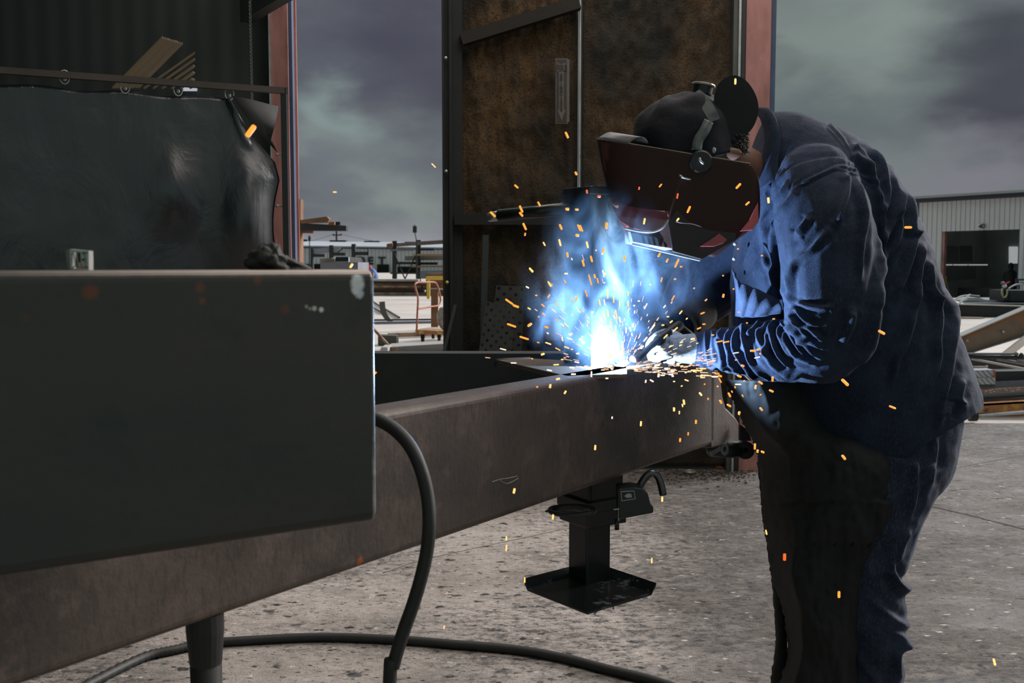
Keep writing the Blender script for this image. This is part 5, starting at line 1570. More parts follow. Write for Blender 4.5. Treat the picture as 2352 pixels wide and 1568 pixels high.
# smoke
vm = bpy.data.materials.new('weld_smoke'); vm.use_nodes = True
vt = vm.node_tree; vt.nodes.clear()
o_ = vt.nodes.new('ShaderNodeOutputMaterial'); vsn = vt.nodes.new('ShaderNodeVolumeScatter'); vt.links.new(vsn.outputs[0], o_.inputs['Volume'])
vsn.inputs['Color'].default_value = (.40, .64, 1, 1); vsn.inputs['Anisotropy'].default_value = .0
geo = vt.nodes.new('ShaderNodeNewGeometry')
def vn(t): return vt.nodes.new(t)
nz1 = vn('ShaderNodeTexNoise'); nz1.inputs['Scale'].default_value = 11; nz1.inputs['Detail'].default_value = 7; nz1.inputs['Roughness'].default_value = .62; nz1.inputs['Distortion'].default_value = .9
mpv = vn('ShaderNodeMapping'); mpv.inputs['Scale'].default_value = (1.25, 1, .75); vt.links.new(geo.outputs['Position'], mpv.inputs[0]); vt.links.new(mpv.outputs[0], nz1.inputs['Vector'])
def vmath(op, a, b_=0.0, cl=False):
    n = vn('ShaderNodeMath'); n.operation = op; n.use_clamp = cl
    for i, v in enumerate((a, b_)):
        if isinstance(v, (int, float)): n.inputs[i].default_value = v
        else: vt.links.new(v, n.inputs[i])
    return n.outputs[0]
tot = None
for px_, py_, Y_, r_, am in ((1385, 590, 2.45, .155, 1.0), (1335, 700, 2.45, .13, .42), (1290, 730, 2.45, .09, .45), (1440, 765, 2.46, .08, .10), (1335, 790, 2.42, .07, .22), (1395, 515, 2.5, .09, 1.5), (1505, 650, 2.60, .12, .55), (1265, 640, 2.5, .08, .7),
                           (1535, 600, 2.64, .09, .5), (1575, 690, 2.66, .08, .25), (1410, 690, 2.56, .10, .25)):
    dn = vn('ShaderNodeVectorMath'); dn.operation = 'DISTANCE'; vt.links.new(geo.outputs['Position'], dn.inputs[0]); dn.inputs[1].default_value = W(px_, py_, Y_)
    mr = vn('ShaderNodeMapRange'); mr.interpolation_type = 'SMOOTHERSTEP'; vt.links.new(dn.outputs['Value'], mr.inputs[0])
    mr.inputs[1].default_value = r_ * 1.35; mr.inputs[2].default_value = 0; mr.inputs[3].default_value = 0; mr.inputs[4].default_value = am
    tot = mr.outputs[0] if tot is None else vmath('ADD', tot, mr.outputs[0])
n1 = vn('ShaderNodeMapRange'); vt.links.new(nz1.outputs['Fac'], n1.inputs[0]); n1.inputs[1].default_value = .42; n1.inputs[2].default_value = .68
dens = vmath('MULTIPLY', vmath('MULTIPLY', tot, vmath('POWER', n1.outputs[0], 2.0)), 11.0)
vt.links.new(dens, vsn.inputs['Density'])
b = MB()
p0, p1 = W(1180, 880, 2.45), W(1680, 380, 2.45)
b.box(((p0.x + p1.x) / 2, 2.53, (p0.z + p1.z) / 2), (p1.x - p0.x, .50, p1.z - p0.z))
tag(link('weld_smoke', b.mesh(), vm), 'blue lit smoke billowing up round the jack from the weld', 'smoke', kind='stuff')
# ================================================================== THE YARD
def gy(Y): return 607 + F * H / Y
def Q4(name, pts, Y, dep, mat, label, cat, group=None, bevel=0.0):
    b = MB(); b.quadp(pts, Y, dep)
    return thing(name, b.mesh(), mat, label, cat, group, bevel=bevel)
M_rb = steel('rusty_brown', C(126, 88, 62), .5, .75, .1, 1.2)
M_rb2 = steel('pale_rusty', C(168, 138, 120), .5, .75, .1, 1.5)
M_dk = plain('dark_yard_steel', C(40, 42, 44), .6, .1, .4, 1.5)
M_lt = plain('light_yard_steel', C(178, 172, 168), .55, .2, .25, 1.5)

# far white warehouse
m = Mat('white_ribbed_cladding', C(196, 200, 204), .5)
w = m.nn('ShaderNodeTexWave'); w.inputs['Scale'].default_value = .5; w.bands_direction = 'X'; m.ln(m.map(), w.inputs['Vector'])
m.over(m.rng(w.outputs['Fac'], .55, .95, 0, .45), C(120, 126, 134)); m.bump(w.outputs['Fac'], .05, .6)
M_clad = m.m
YF = 170
wh = empty('warehouse', W(850, gy(YF), YF), 'long white metal warehouse far across the yard, dark letters on its wall', 'building')
b = MB(); b.quadp([(560, gy(YF)), (1120, gy(YF)), (1120, 572), (560, 566)], YF, 30); link('wall', b.mesh(), M_clad, wh)
b = MB(); b.prism([W(560, 566, YF - 1), W(1120, 573, YF - 1), W(1120, 562, YF + 22), W(560, 555.5, YF + 22)], (0, 0, .3)); link('roof', b.mesh(), plain('pale_roof', C(176, 178, 186), .5, 0, .15, .1), wh)
b = MB(); b.quadp([(560, 568), (1120, 575), (1120, 572), (560, 565)], YF - 1.2, 1.2); link('gutter', b.mesh(), plain('dark_gutter', C(44, 56, 76), .6), wh)
for x0, x1, y0, y1 in ((640, 705, 549.5, 555), (757, 794, 551.5, 557), (836, 871, 553, 558), (930, 980, 555, 560)):
    b = MB(); b.rect(x0, y0, x1, y1, YF + 20, 2.5); link('roof_vent', b.mesh(), M_dk, wh)
for x0, x1, y0 in ((866, 893, 607), (905, 955, 612), (700, 735, 606)):
    b = MB(); b.rect(x0, y0, x1, gy(YF) - .3, YF - .3, .5); link('doorway', b.mesh(), M_hole, wh)
for i, ch in enumerate('DET'):
    p = W((829, 851, 877)[i], 599.5, YF - .25)
    text(ch, 1.75, p, plain('dark_letter', C(34, 40, 52)), wh, name='lettering', bold=.06, sx=1.15, ext=.08)
# utility pole and wires
up_ = empty('utility_pole', W(773, gy(220), 220), 'thin utility pole with a cross arm standing behind the warehouse', 'utility pole')
b = MB(); b.bar(W(773, gy(220), 220), W(773, 529, 220), .35, .35); link('pole', b.mesh(), M_dk, up_)
b = MB(); b.bar(W(764.5, 540, 220), W(784.5, 539.5, 220), .25, .25); link('cross_arm', b.mesh(), M_dk, up_)
for x in (765.5, 783.5):
    b = MB(); b.bar(W(x, 540, 220), W(x, 536.5, 220), .25, .25); link('insulator', b.mesh(), M_dk, up_)
for i, (a, c_) in enumerate((((600, 544), (766, 538)), ((783, 538), (1060, 552)))):
    b = MB(); A_, B_ = W(*a, 220), W(*c_, 220)
    b.tube([A_.lerp(B_, t) + Vector((0, 0, -1.5 * math.sin(t * math.pi))) for t in [k / 10 for k in range(11)]], .035, 4); link('wire', b.mesh(), M_dk, up_)

# flood lights on poles
for (hx0, hy0, hx1, hy1, bx, by, Y_, lb_) in ((708, 543, 713, 553, 711, None, 62, 'floodlight on a thin pole behind the storage racks'), (948, 519, 957, 534, 957, None, 58, 'tilted floodlight high on a leaning pole above the racks')):
    e_ = empty('floodlight', W(bx, gy(Y_), Y_), lb_, 'floodlight')
    b = MB(); b.rect(hx0, hy0, hx1, hy1, Y_, .2); link('lamp_head', b.mesh(), M_dk, e_)
    b = MB(); b.bar(W((hx0 + hx1) / 2 + .5, hy1, Y_), W(bx, hy1 + 20, Y_), .05, .05); b.bar(W(bx, hy1 + 20, Y_), W(bx, gy(Y_), Y_), .06, .06); link('pole', b.mesh(), M_dk, e_)
    b = MB(); b.bar(W((hx0 + hx1) / 2, hy0, Y_), W((hx0 + hx1) / 2, hy0 - 3, Y_), .06, .06); link('finial', b.mesh(), M_dk, e_)

# cantilever racks: each upright with its arms
def rack(px0, px1, top, Y, arms, label, brace=None, mat=None, grp='cantilever storage racks'):
    e_ = empty('cantilever_rack', W((px0 + px1) / 2, gy(Y), Y), label, 'storage rack', grp)
    b = MB(); b.rect(px0, top, px1, gy(Y), Y, .3); link('upright', b.mesh(), mat or M_dk, e_)
    b = MB(); b.rect(px0 - 14, gy(Y) - .12 * ppm(Y), px1 + 14, gy(Y), Y, .3); link('base', b.mesh(), mat or M_dk, e_)
    for a in arms:
        b = MB(); b.rect(a[0], a[1], a[2], a[3], Y + .05, .2); link('arm', b.mesh(), mat or M_dk, e_)
    for br in (brace or []):
        b = MB(); b.bar(W(br[0], br[1], Y - .1), W(br[2], br[3], Y - .1), .07, .07); link('brace', b.mesh(), M_dk, e_)
    return e_
rack(680, 690, 457, 20, [(690, 529, 718, 535)], 'rusty brown rack post close behind the red column, arm at its right', mat=M_rb, grp=None)
rack(713, 719, 570, 60, [(719, 583, 745, 590)], 'dark rack upright behind the crumpled glove, short arm near its foot')
rack(756, 765, 563, 60, [(765, 580, 793, 587)], 'dark rack upright with a leaning plate on its arm', brace=[(776, 580, 788, 569)])
rack(807, 816, 560, 60, [(816, 578, 846, 586), (844, 571, 846.5, 586)], 'dark rack upright with one arm ending in a short stop')
rack(901, 911, 553, 60, [(911, 601, 955, 607), (896, 626, 966, 629)], 'tall dark rack upright left of the leaning floodlight', brace=[(904, 578, 932, 645)])
rack(955, 966, 551, 60, [(966, 602, 1005, 608), (966, 570, 998, 575)], 'tall dark rack upright under the leaning floodlight', brace=[(955, 586, 926, 650)])
# steel stored on the racks
Q4('steel_angle', [(690, 512), (753, 510), (756, 503), (750, 497), (690, 505)], 19.7, .25, M_rb, 'rusty steel angle on top of the pile on the brown rack', 'steel angle')
Q4('steel_beam', [(690, 529.5), (795, 530), (795, 518), (690, 512)], 19.9, .25, M_dk, 'long dark steel beam sticking out over the yard from the brown rack', 'steel beam')
Q4('steel_bar', [(753, 516), (768, 516), (768, 509), (757, 510)], 19.75, .12, M_rb, 'short rusty bar end in the middle of the rack pile', 'steel bar')
Q4('steel_bar', [(768, 516.3), (781, 516), (781, 509), (767, 509)], 20.0, .12, M_dk, 'short dark bar end poking furthest right from the rack pile', 'steel bar')
Q4('steel_beam', [(888, 569), (901, 568), (901, 558), (888, 560)], 59.6, .4, M_rb, 'short rusty beam end left of the tall rack upright', 'steel beam')
Q4('steel_beam', [(911, 566), (1030, 559), (1030, 550), (911, 558)], 59.6, .4, steel('dull_brown', C(110, 92, 88), .4, .7, .1, .6), 'long dull brown beam lying across the tops of the tall racks', 'steel beam')
Q4('steel_tube', [(897, 577), (950, 575), (950, 570), (897, 572)], 59.8, .2, M_grey, 'grey steel tube resting on the tall rack upright', 'steel tube')
Q4('timber_plank', [(949, 587), (1030, 587), (1030, 583), (949, 583)], 59.0, 1.0, plain('tan_board', C(150, 122, 94), .8), 'upper tan board level with the rack arms', 'board')
Q4('timber_plank', [(944, 614), (1030, 614), (1030, 609.5), (944, 610)], 59.0, 1.0, plain('brown_board', C(132, 100, 78), .8), 'lower brown board level on the rack', 'board')
Q4('grey_panel', [(719, 583), (756, 580), (756, 568), (719, 571)], 60.1, .1, plain('lilac_sheet', C(138, 134, 150), .5), 'pale lilac sheet between the two short rack uprights', 'metal sheet')
Q4('grey_panel', [(765, 581), (775, 580), (784, 568), (765, 567)], 60.1, .1, plain('lilac_sheet2', C(150, 142, 150), .5), 'pale lilac sheet leaning right of the second rack upright', 'metal sheet')
Q4('grey_panel', [(930, 598), (1030, 597), (1030, 586), (930, 588)], 60.28, .2, plain('taupe_sheet', C(126, 122, 118), .5), 'taupe sheet standing behind the tall racks', 'metal sheet')
Q4('grey_panel', [(965, 640), (1030, 640), (1030, 620), (965, 622)], 55, .5, plain('blue_grey_stack', C(100, 106, 118), .5), 'blue grey bundle behind the yellow rail', 'metal bundle')
Q4('rusty_skip', [(978, 680), (1040, 680), (1040, 626), (978, 628)], 44, 1.5, M_rb, 'rusty skip standing behind the yellow rail', 'skip')
# pale beam and tubes close behind the box beam
Q4('steel_tube', [(735, 603), (768, 603), (762, 592), (735, 594)], 12.0, .2, plain('beige_tube_end', C(150, 136, 116), .6), 'beige rusty edged tube end beside the crumpled glove', 'steel tube')
bt = empty('rectangular_tube', W(784, 601, 12), 'dark rectangular steel tube with a pale rim seen end on', 'steel tube')
b = MB(); b.rect(768, 590, 801, 602, 12.02, 1.0); link('tube_wall', b.mesh(), M_dk, bt)
b = MB(); b.rect(768, 590, 769.3, 601.5, 11.99, .04); b.rect(768, 600.3, 801, 601.6, 11.99, .04); b.rect(800, 590.5, 801, 601.5, 11.99, .04); link('rim', b.mesh(), M_white, bt)
b = MB(); b.rect(736, 602, 822, 650, 11.8, .9)
thing('steel_crate', b.mesh(), plain('lilac_grey_steel', C(126, 126, 138), .5, .1, .2, 2), 'lilac grey steel block behind the corner of the box beam', 'steel block')
b = MB(); p = W(790, 650, 12.2); b.box((p.x, p.y, p.z / 2), (.5, .6, p.z)); thing('trestle', b.mesh(), M_dk, 'dark trestle hidden under the lilac grey steel block', 'trestle')

# worker bending far away
fp_ = empty('person', W(857, gy(50), 50), 'tiny distant person in a blue shirt and red cap, bending over', 'person')
b = MB()
limb(b, [(861, 690, 50, .1), (860, 665, 50, .13), (859, 645, 50, .17), (857, 630, 50, .2), (853, 622, 50, .12), (850, 617, 50, .09)], 12, 3)
limb(b, [(856, 628, 49.8, .07), (856, 638, 49.7, .06), (850, 641, 49.6, .05)], 8, 3)
me = fuse(b.mesh(), .03, 2)
link('body', me, M_skin, fp_, smooth=True)
b = MB(); limb(b, [(861, 650, 50, .19), (858, 634, 50, .23), (855, 624, 50, .18)], 12, 3); link('shirt', fuse(b.mesh(), .03, 2), plain('light_blue_shirt', C(104, 134, 196), .8), fp_, smooth=True)
b = MB(); b.ball(W(849.5, 614.5, 49.9), .115, 12, 8); link('cap', b.mesh(), plain('red_cap', C(206, 86, 88), .7), fp_, smooth=True)

# pile of steel plates
random.seed(2)
ys = [677, 671, 665, 660, 655, 650, 645.5]
for i in range(7):
    y1 = ys[i]; y0 = (ys[i + 1] if i < 6 else 640.5)
    x1 = (1000, 970, 992, 968, 984, 962, 958)[i]
    Q4('steel_plate', [(820, y1), (x1, y1 + .5), (x1, y0 + 1.0), (820, y0 + .3)], 44.6 + (i % 3) * .05, 1.3, (M_rb2, M_dk, M_rb, M_rb2, M_rb, M_dk, M_lt)[i],
       ('lowest brown plate of the yard pile', 'second dark plate from the bottom of the yard pile', 'third plate from the bottom of the yard pile, rusty', 'middle pale rusty plate of the yard pile', 'rusty plate third from the top of the yard pile', 'dark plate just under the top one of the yard pile', 'pale top plate of the yard pile')[i], 'steel plate', 'steel plates piled in the yard')
# yellow rail
yr = empty('guard_rail', W(984, 685, 40), 'yellow pipe guard rail in front of the rusty skip', 'guard rail')
b = MB(); b.rect(980, 640, 987.5, gy(40) + .2, 40, .14); link('post', b.mesh(), M_yellow, yr, bevel=.03)
b = MB(); b.rect(978, 634.5, 1040, 642.5, 40, .14); link('rail', b.mesh(), M_yellow, yr, bevel=.03)
Q4('steel_post', [(990, gy(21)), (1006, gy(21)), (1006, 664), (990, 664)], 21, .14, M_rb, 'rusty brown post standing behind the orange cart', 'post')
b = MB(); b.tube([W(985, 663, 21.05), W(1030, 664, 21.05)], .012, 6); thing('thin_rod', b.mesh(), M_lt, 'thin pale rod across the rusty post top', 'rod')

# orange platform cart
Yk = 17.6
kt = empty('platform_cart', W(985, gy(Yk), Yk), 'worn orange platform cart with a tall bent pipe handle', 'cart')
b = MB(); b.tube(vs([W(957, 762, Yk - .3), W(958.5, 720, Yk - .3), W(960, 685, Yk - .3), W(955, 665, Yk - .3), W(953, 653, Yk - .3), W(960, 648.5, Yk - .2), W(980, 648, Yk), W(997, 648, Yk + .3), W(1004, 655, Yk + .4), W(1009, 672, Yk + .4), W(1012, 690, Yk + .4), W(1007, 701, Yk + .3), W(990, 704, Yk + .1), W(972, 707, Yk - .1), W(959, 709, Yk - .3)], 5), .017, 8)
link('handle', b.mesh(), M_orange, kt, smooth=True)
b = MB(); b.prism([W(955, 757, Yk - .35), W(1040, 761, Yk - .2), W(1060, 751, Yk + 1.1), W(985, 751, Yk + .8)], (0, 0, -.02)); link('deck', b.mesh(), plain('worn_wood', C(188, 158, 132), .8, 0, .4, 6), kt)
m = Mat('worn_orange_edge', C(176, 104, 60), .6); m.over(m.rng(m.noise(14, 4), .5, .6, 0, .9), C(206, 176, 96)); m.over(m.rng(m.noise(22, 4, .6, m.map(loc=(4, 4, 4))), .55, .65, 0, .9), C(70, 54, 40))
b = MB(); b.quadp([(954, 766, Yk - .37), (1042, 769, Yk - .22), (1042, 761, Yk - .22), (954, 757, Yk - .37)], Yk, .04); link('edge_rail', b.mesh(), m.m, kt)
for x, Yw in ((971, Yk - .12), (1009, Yk + .0), (995, Yk + .9)):
    g_ = G(x, gy(Yw)); b = MB(); b.tube([g_ + Vector((-.025, 0, .075)), g_ + Vector((.025, 0, .075))], .075, 16); wl = link('wheel', b.mesh(), M_rubber, kt, smooth=False)
    b = MB(); b.box(g_ + Vector((0, 0, .12)), (.07, .05, .07)); link('caster_fork', b.mesh(), M_rb, wl)
b = MB(); b.ball((0, 0, 0), 1, 24, 16)
for v in b.bm.verts: v.co = Vector((v.co.x * .13, v.co.y * .14, v.co.z * .2)) * (1 + .18 * noise.noise(v.co * 3))
o = thing('wrapped_bag', b.mesh(), plain('pale_crumpled_bag', C(160, 152, 142), .6, 0, .5, 20, .01), 'pale crumpled bag standing on the orange cart', 'bag', smooth=True)
o.location = W(1020, 757, Yk + .2)

# bits lying in the yard on the left
def gbar(name, pts, r, mat, label, cat, seg=8, z=None):
    b = MB(); b.tube([G(x, y) + Vector((0, 0, r if z is None else z)) for x, y in pts], r, seg)
    return thing(name, b.mesh(), mat, label, cat)
gbar('steel_pipe', [(790, 737.5), (992, 735.5)], .022, M_dk, 'dark steel pipe lying farther back on the yard concrete', 'pipe')
gbar('steel_pipe', [(790, 745), (992, 742.5)], .03, plain('blue_grey_pipe', C(120, 124, 140), .4, .4), 'blue grey steel pipe lying nearer on the yard concrete', 'pipe')
b = MB(); b.bar(G(820, 672) + Vector((0, 0, .03)), G(917, 732) + Vector((0, 0, .03)), .05, .04); thing('steel_angle', b.mesh(), M_dk, 'longer thin angle bar lying slantwise behind the bent channel', 'steel angle')
b = MB(); b.bar(G(820, 686) + Vector((0, 0, .03)), G(880, 722) + Vector((0, 0, .03)), .05, .04); thing('steel_angle', b.mesh(), M_dk, 'shorter thin angle bar ending at the bent channel', 'steel angle')
b = MB(); pts = spline([(877, 693), (878, 704), (880, 716), (886, 728), (897, 740)], 5)
b.loft([[W(x - 6, y, 23.3), W(x + 7, y - 1, 23.3), W(x + 7, y - 1, 23.45), W(x - 6, y, 23.45)] for x, y in pts])
thing('bent_channel', b.mesh(), plain('grey_brown_channel', C(92, 84, 78), .6, 0, .3, 8), 'short bent steel channel standing up on the yard concrete', 'steel channel')
b = MB(); a, c_ = G(893, 776), G(1020, 772); b.bar(a + Vector((0, 0, .05)), c_ + Vector((0, .1, .05)), .12, .08); thing('steel_beam', b.mesh(), M_rb2, 'pale rusty beam lying behind the cart wheels', 'steel beam')
Q4('steel_box', [(868, gy(17.0)), (911, gy(17.0)), (911, 771), (868, 770)], 17.0, .3, plain('olive_steel', C(84, 80, 72), .6), 'square dull steel box lying left of the cart', 'steel box')
b = MB(); b.bar(W(846, 742, 16.4), W(893, 793, 16.2), .03, .035); thing('steel_angle', b.mesh(), M_rb2, 'slanting pale angle iron leaning at the end of the box beam', 'steel angle')
hb = empty('steel_beam', G(950, 806), 'wide flat topped steel channel lying nearest, just past the rear rail', 'steel beam')
b = MB(); b.prism([W(884, 797, 15.9), W(1040, 788, 16.1), W(1040, 781, 17.2), W(900, 788, 17.0)], (0, 0, -.012)); link('top_flange', b.mesh(), M_lt, hb)
b = MB(); b.quadp([(888, 808), (1040, 806), (1040, 788), (888, 797)], 15.95, .02); link('web', b.mesh(), plain('grey_web', C(128, 120, 118), .5, .1, .2, 3), hb)
b = MB(); b.quadp([(900, 800), (912, 798), (912, 806), (900, 807)], 15.7, .02)
thing('steel_bracket', b.mesh(), M_rb, 'small rusty bracket at the end of the nearest yard channel', 'bracket')
Q4('steel_offcut', [(872, 808), (890, 808), (890, 798), (876, 797)], 15.6, .5, M_lt, 'pale offcut lying left of the nearest yard channel', 'offcut')

# ---------------------------------------------------------------- right side: building number 40
FP, FU, FN, fat = vplane((15.35, 38.0), (.564, -.826))
if FN.x < 0: FN = -FN
def fs(px): return (fat(px, 600) - FP).dot(FU)
def Fp(s, z, n=0.0): return Vector((FP.x, FP.y, 0)) + FU * s + FN * n + Vector((0, 0, z))
zE = fat(2100, 459).z; sA, sB = fs(2106), 12.0
d0, d1_ = fs(2162), fs(2340); zD = fat(2250, 529).z
b4 = empty('building', Fp(0, 0), 'white ribbed metal shop building with the number 40 over its open bay door', 'building')
def ribbed(s0, s1, z0, z1, pitch=.175):
    b = MB(); n = max(1, int((s1 - s0) / pitch)); prof = []
    for i in range(n):
        a = s0 + (s1 - s0) * i / n; w_ = (s1 - s0) / n
        prof += [(a, 0), (a + w_ * .78, 0), (a + w_ * .84, .03), (a + w_ * .94, .03)]
    prof.append((s1, 0))
    b.loft([[Fp(s, z0, n_) for s, n_ in prof], [Fp(s, z1, n_) for s, n_ in prof]], cap=False, closed=False)
    return b.mesh()
m = plain('white_sheet', C(196, 194, 196), .55, 0, .12, .8)
for s0, s1, z0, z1 in ((sA, d0, 0, zE), (d0, d1_, zD, zE), (d1_, sB, 0, zE)):
    link('wall', ribbed(s0, s1, z0, z1), m, b4)
b = MB(); b.prism([Fp(sA - .6, zE - .12, -.25), Fp(sB, zE - .12, -.25), Fp(sB, zE + .02, -.25), Fp(sA - .6, zE + .02, -.25)], FN * .4); link('fascia', b.mesh(), plain('dark_fascia', C(36, 44, 56), .6), b4)
b = MB(); b.prism([Fp(sA - .6, zE + .02, -.35), Fp(sB, zE + .02, -.35), Fp(sB, zE + .10, -.35), Fp(sA - .6, zE + .10, -.35)], FN * .4); link('gutter', b.mesh(), plain('pale_gutter', C(150, 150, 150), .5), b4)
b = MB(); b.prism([Fp(sA - .6, zE + .08, -.3), Fp(sB, zE + .08, -.3), Fp(sB, zE + .7, 9), Fp(sA - .6, zE + .7, 9)], (0, 0, .05)); link('roof', b.mesh(), M_white, b4)
b = MB(); b.prism([Fp(sA - .06, 0, -.03), Fp(sA + .02, 0, -.03), Fp(sA + .02, zE, -.03), Fp(sA - .06, zE, -.03)], FN * .06); link('corner_trim', b.mesh(), M_blue, b4)
for a, c_ in ((d0, d0 + .09), (d1_ - .05, d1_)):
    b = MB(); b.prism([Fp(a, 0, .02), Fp(c_, 0, .02), Fp(c_, zD, .02), Fp(a, zD, .02)], FN * .15); link('door_jamb', b.mesh(), M_red if a == d0 else M_blue, b4)
M_in = plain('dim_interior', C(150, 160, 160), .8, 0, .3, 1)
b = MB(); dI = 4.4
b.prism([Fp(sA + .1, 0, dI), Fp(sB, 0, dI), Fp(sB, zE, dI), Fp(sA + .1, zE, dI)], FN * .1)
b.prism([Fp(sA + .05, 0, .1), Fp(sA + .05, 0, dI), Fp(sA + .05, zE, dI), Fp(sA + .05, zE, .1)], FU * .08)
b.prism([Fp(sB, 0, .1), Fp(sB, 0, dI), Fp(sB, zE, dI), Fp(sB, zE, .1)], FU * -.08)
link('inner_walls', b.mesh(), M_in, b4)
def bpt(px, py, n):  # on a plane n metres inside the facade
    P0 = FP + FN * n; d = ray(px, py); t = FN.dot(P0 - Vector((0, 0, H))) / FN.dot(d); return Vector((0, 0, H)) + d * t
def bq(pts, n, th=.04):
    b = MB(); b.prism([bpt(p[0], p[1], p[2] if len(p) > 2 else n) for p in pts], FN * th); return b.mesh()
nl = lambda px: .7 + (px - 2165) / 103 * 1.9
link('back_window', bq([(2317, 605), (2337, 605), (2337, 566), (2317, 566)], dI - .1), emit('daylight_window', C(170, 174, 172), .75), b4)
link('window_mullion', bq([(2315, 611), (2339, 611), (2339, 605), (2315, 605)], dI - .16), M_in, b4)
for x0, x1 in ((2165, 2187), (2190, 2222), (2225, 2268)):
    b = MB(); b.tube([bpt(x0, 608, nl(x0)), bpt(x1, 608, nl(x1))], .022, 8); link('fluorescent_tube', b.mesh(), emit('dim_tube', C(176, 176, 170), .7), b4)
link('inner_panel', bq([(2166, 645, nl(2166) + .05), (2240, 640, nl(2240) + .05), (2240, 612, nl(2240) + .05), (2166, 614, nl(2166) + .05)], 1), plain('dim_panel', C(70, 76, 74), .8), b4)
link('inner_panel', bq([(x, y, nl(x) + .05) for x, y in ((2168, 602), (2200, 602), (2200, 565), (2168, 565))], 1), plain('dim_panel2', C(72, 76, 80), .8), b4)
link('inner_panel', bq([(x, y, nl(x) + .05) for x, y in ((2204, 602), (2232, 602), (2232, 564), (2204, 564))], 1), plain('dim_panel3', C(66, 70, 74), .8), b4)
# sign 40
s4 = empty('number_sign', bpt(2255, 520, -.05), 'small white number plate over the bay door of the white building', 'sign')
link('plate', bq([(2248, 526.5), (2262.5, 526), (2262.5, 513), (2248, 513.5)], -.06, .02), M_white, s4)
ang = math.atan2(FU.y, FU.x)
text('40', .235, bpt(2255.2, 520, -.075), plain('black_digits', C(26, 28, 32)), s4, name='digits', bold=.008, rz=ang, sx=.95 / abs(math.cos(ang)) * .62)
# in the doorway
def small(name, pts, n, mat, label, cat, th=.1): 
    return thing(name, bq(pts, n, th), mat, label, cat)
pd = empty('person', bpt(2322, 690, 1.2), 'dark figure of a person standing inside the far bay door', 'person')
b = MB()
hp_ = [bpt(2322, y, 1.2) for y in (611, 619, 626, 640, 660, 690)]
b.ball(hp_[0], .115, 14, 10, (.85, .9, 1.15)); b.tube(hp_[1:], [.06, .2, .22, .19, .16], 14)
for s_ in (-1, 1): b.tube([hp_[2] + FU * .2 * s_, hp_[3] + FU * .27 * s_, hp_[4] + FU * .2 * s_], .06, 10)
link('body', fuse(b.mesh(), .03, 2), plain('dark_clothes', C(22, 26, 28), .8), pd, smooth=True)
small('yellow_stick', [(2168, 655), (2170.5, 655), (2171, 634), (2169, 634)], .6, M_yellow, 'upright yellow stick just inside the far bay door', 'stick')
b = MB(); b.tube([bpt(2172, 640, .7), bpt(2180, 670, .5)], .012, 6); thing('thin_rod', b.mesh(), M_lt, 'thin pale rod leaning inside the far bay door', 'rod')
small('workbench', [(2200, 690), (2300, 690), (2300, 660), (2200, 660)], 1.1, M_dk, 'dark workbench inside the far bay door', 'workbench', .8)
small('round_drum', [(2276, 688), (2290, 688), (2290, 676), (2276, 676)], 1.2, plain('brown_drum', C(62, 56, 50), .8), 'small brown drum inside the far bay door', 'drum', .3)

# plate table and what stands on it
Yp = 26.3
Q4('plate_stack', [(2150, gy(Yp)), (2420, gy(Yp)), (2420, 697), (2150, 697)], Yp, 3.5, M_dk, 'dark steel base under the wide pale plate', 'steel frame')
b = MB(); b.prism([W(2150, 698, Yp - .1), W(2352, 704, Yp - .1), W(2440, 700, Yp - .1), W(2430, 684, Yp + 4.2), W(2150, 686, Yp + 4.2)], (0, 0, .03))
thing('steel_plate', b.mesh(), plain('pale_warm_plate', C(224, 214, 206), .6, 0, .2, 1), 'wide pale steel plate lying flat in front of the white building', 'steel plate')
b = MB(); b.bar(W(2196, 702, Yp - .2), W(2228, 676, Yp + .3), .05, .03); thing('flat_strip', b.mesh(), M_lt, 'pale flat strip leaning up off the wide plate', 'metal strip')
b = MB(); b.tube(vs([W(2190, 690, Yp + .6), W(2205, 681, Yp + .8), W(2225, 678, Yp + 1), W(2250, 680, Yp + 1)], 5), .02, 6); thing('curved_rod', b.mesh(), M_lt, 'pale curved rod lying on the wide plate', 'rod')
b = MB(); b.quadp([(2218, 690), (2268, 690), (2248, 683), (2224, 683)], Yp + 1.4, .6); thing('plastic_sheet', b.mesh(), M_white, 'crumpled white sheet lying on the wide plate', 'sheet')
hr = empty('hose_stand', W(2308, 692, Yp + 1), 'grey valve stand with a red lever and a looped pale hose', 'hose')
b = MB(); b.bar(W(2307, 692, Yp + 1), W(2307, 655, Yp + 1), .06, .06); b.rect(2298, 689, 2316, 692, Yp + .9, .2); link('stand_post', b.mesh(), M_dk, hr)
b = MB(); b.ball(W(2307, 657, Yp + .95), .06); link('valve', b.mesh(), M_white, hr, smooth=True)
b = MB(); b.ball(W(2303, 650, Yp + .95), .05); link('valve', b.mesh(), M_grey, hr, smooth=True)
b = MB(); b.bar(W(2308, 652, Yp + .9), W(2319, 647, Yp + .9), .035, .03); link('lever', b.mesh(), plain('red_lever', C(206, 44, 56), .5), hr)
b = MB(); b.tube(vs([W(2302, 662, Yp + .9), W(2301, 672, Yp + .9), W(2304, 681, Yp + .9), W(2308, 683, Yp + .9), W(2313, 676, Yp + .9), W(2314, 664, Yp + .9)], 5), .024, 8); link('hose_loop', b.mesh(), plain('pale_hose', C(196, 190, 150), .6), hr, smooth=True)
b = MB(); b.rect(2321, 667, 2420, 692, Yp + .8, 1.2); thing('steel_bin', b.mesh(), M_dk, 'dark open steel bin beside the pale looped hose', 'bin')
b = MB(); b.tube(vs([W(2316, 663, Yp + .9), W(2325, 657, Yp + 1), W(2336, 653, Yp + 1.1), W(2350, 653, Yp + 1.1)], 4), .025, 6); thing('curved_pipe', b.mesh(), M_lt, 'pale curved pipe rising over the dark bin', 'pipe')
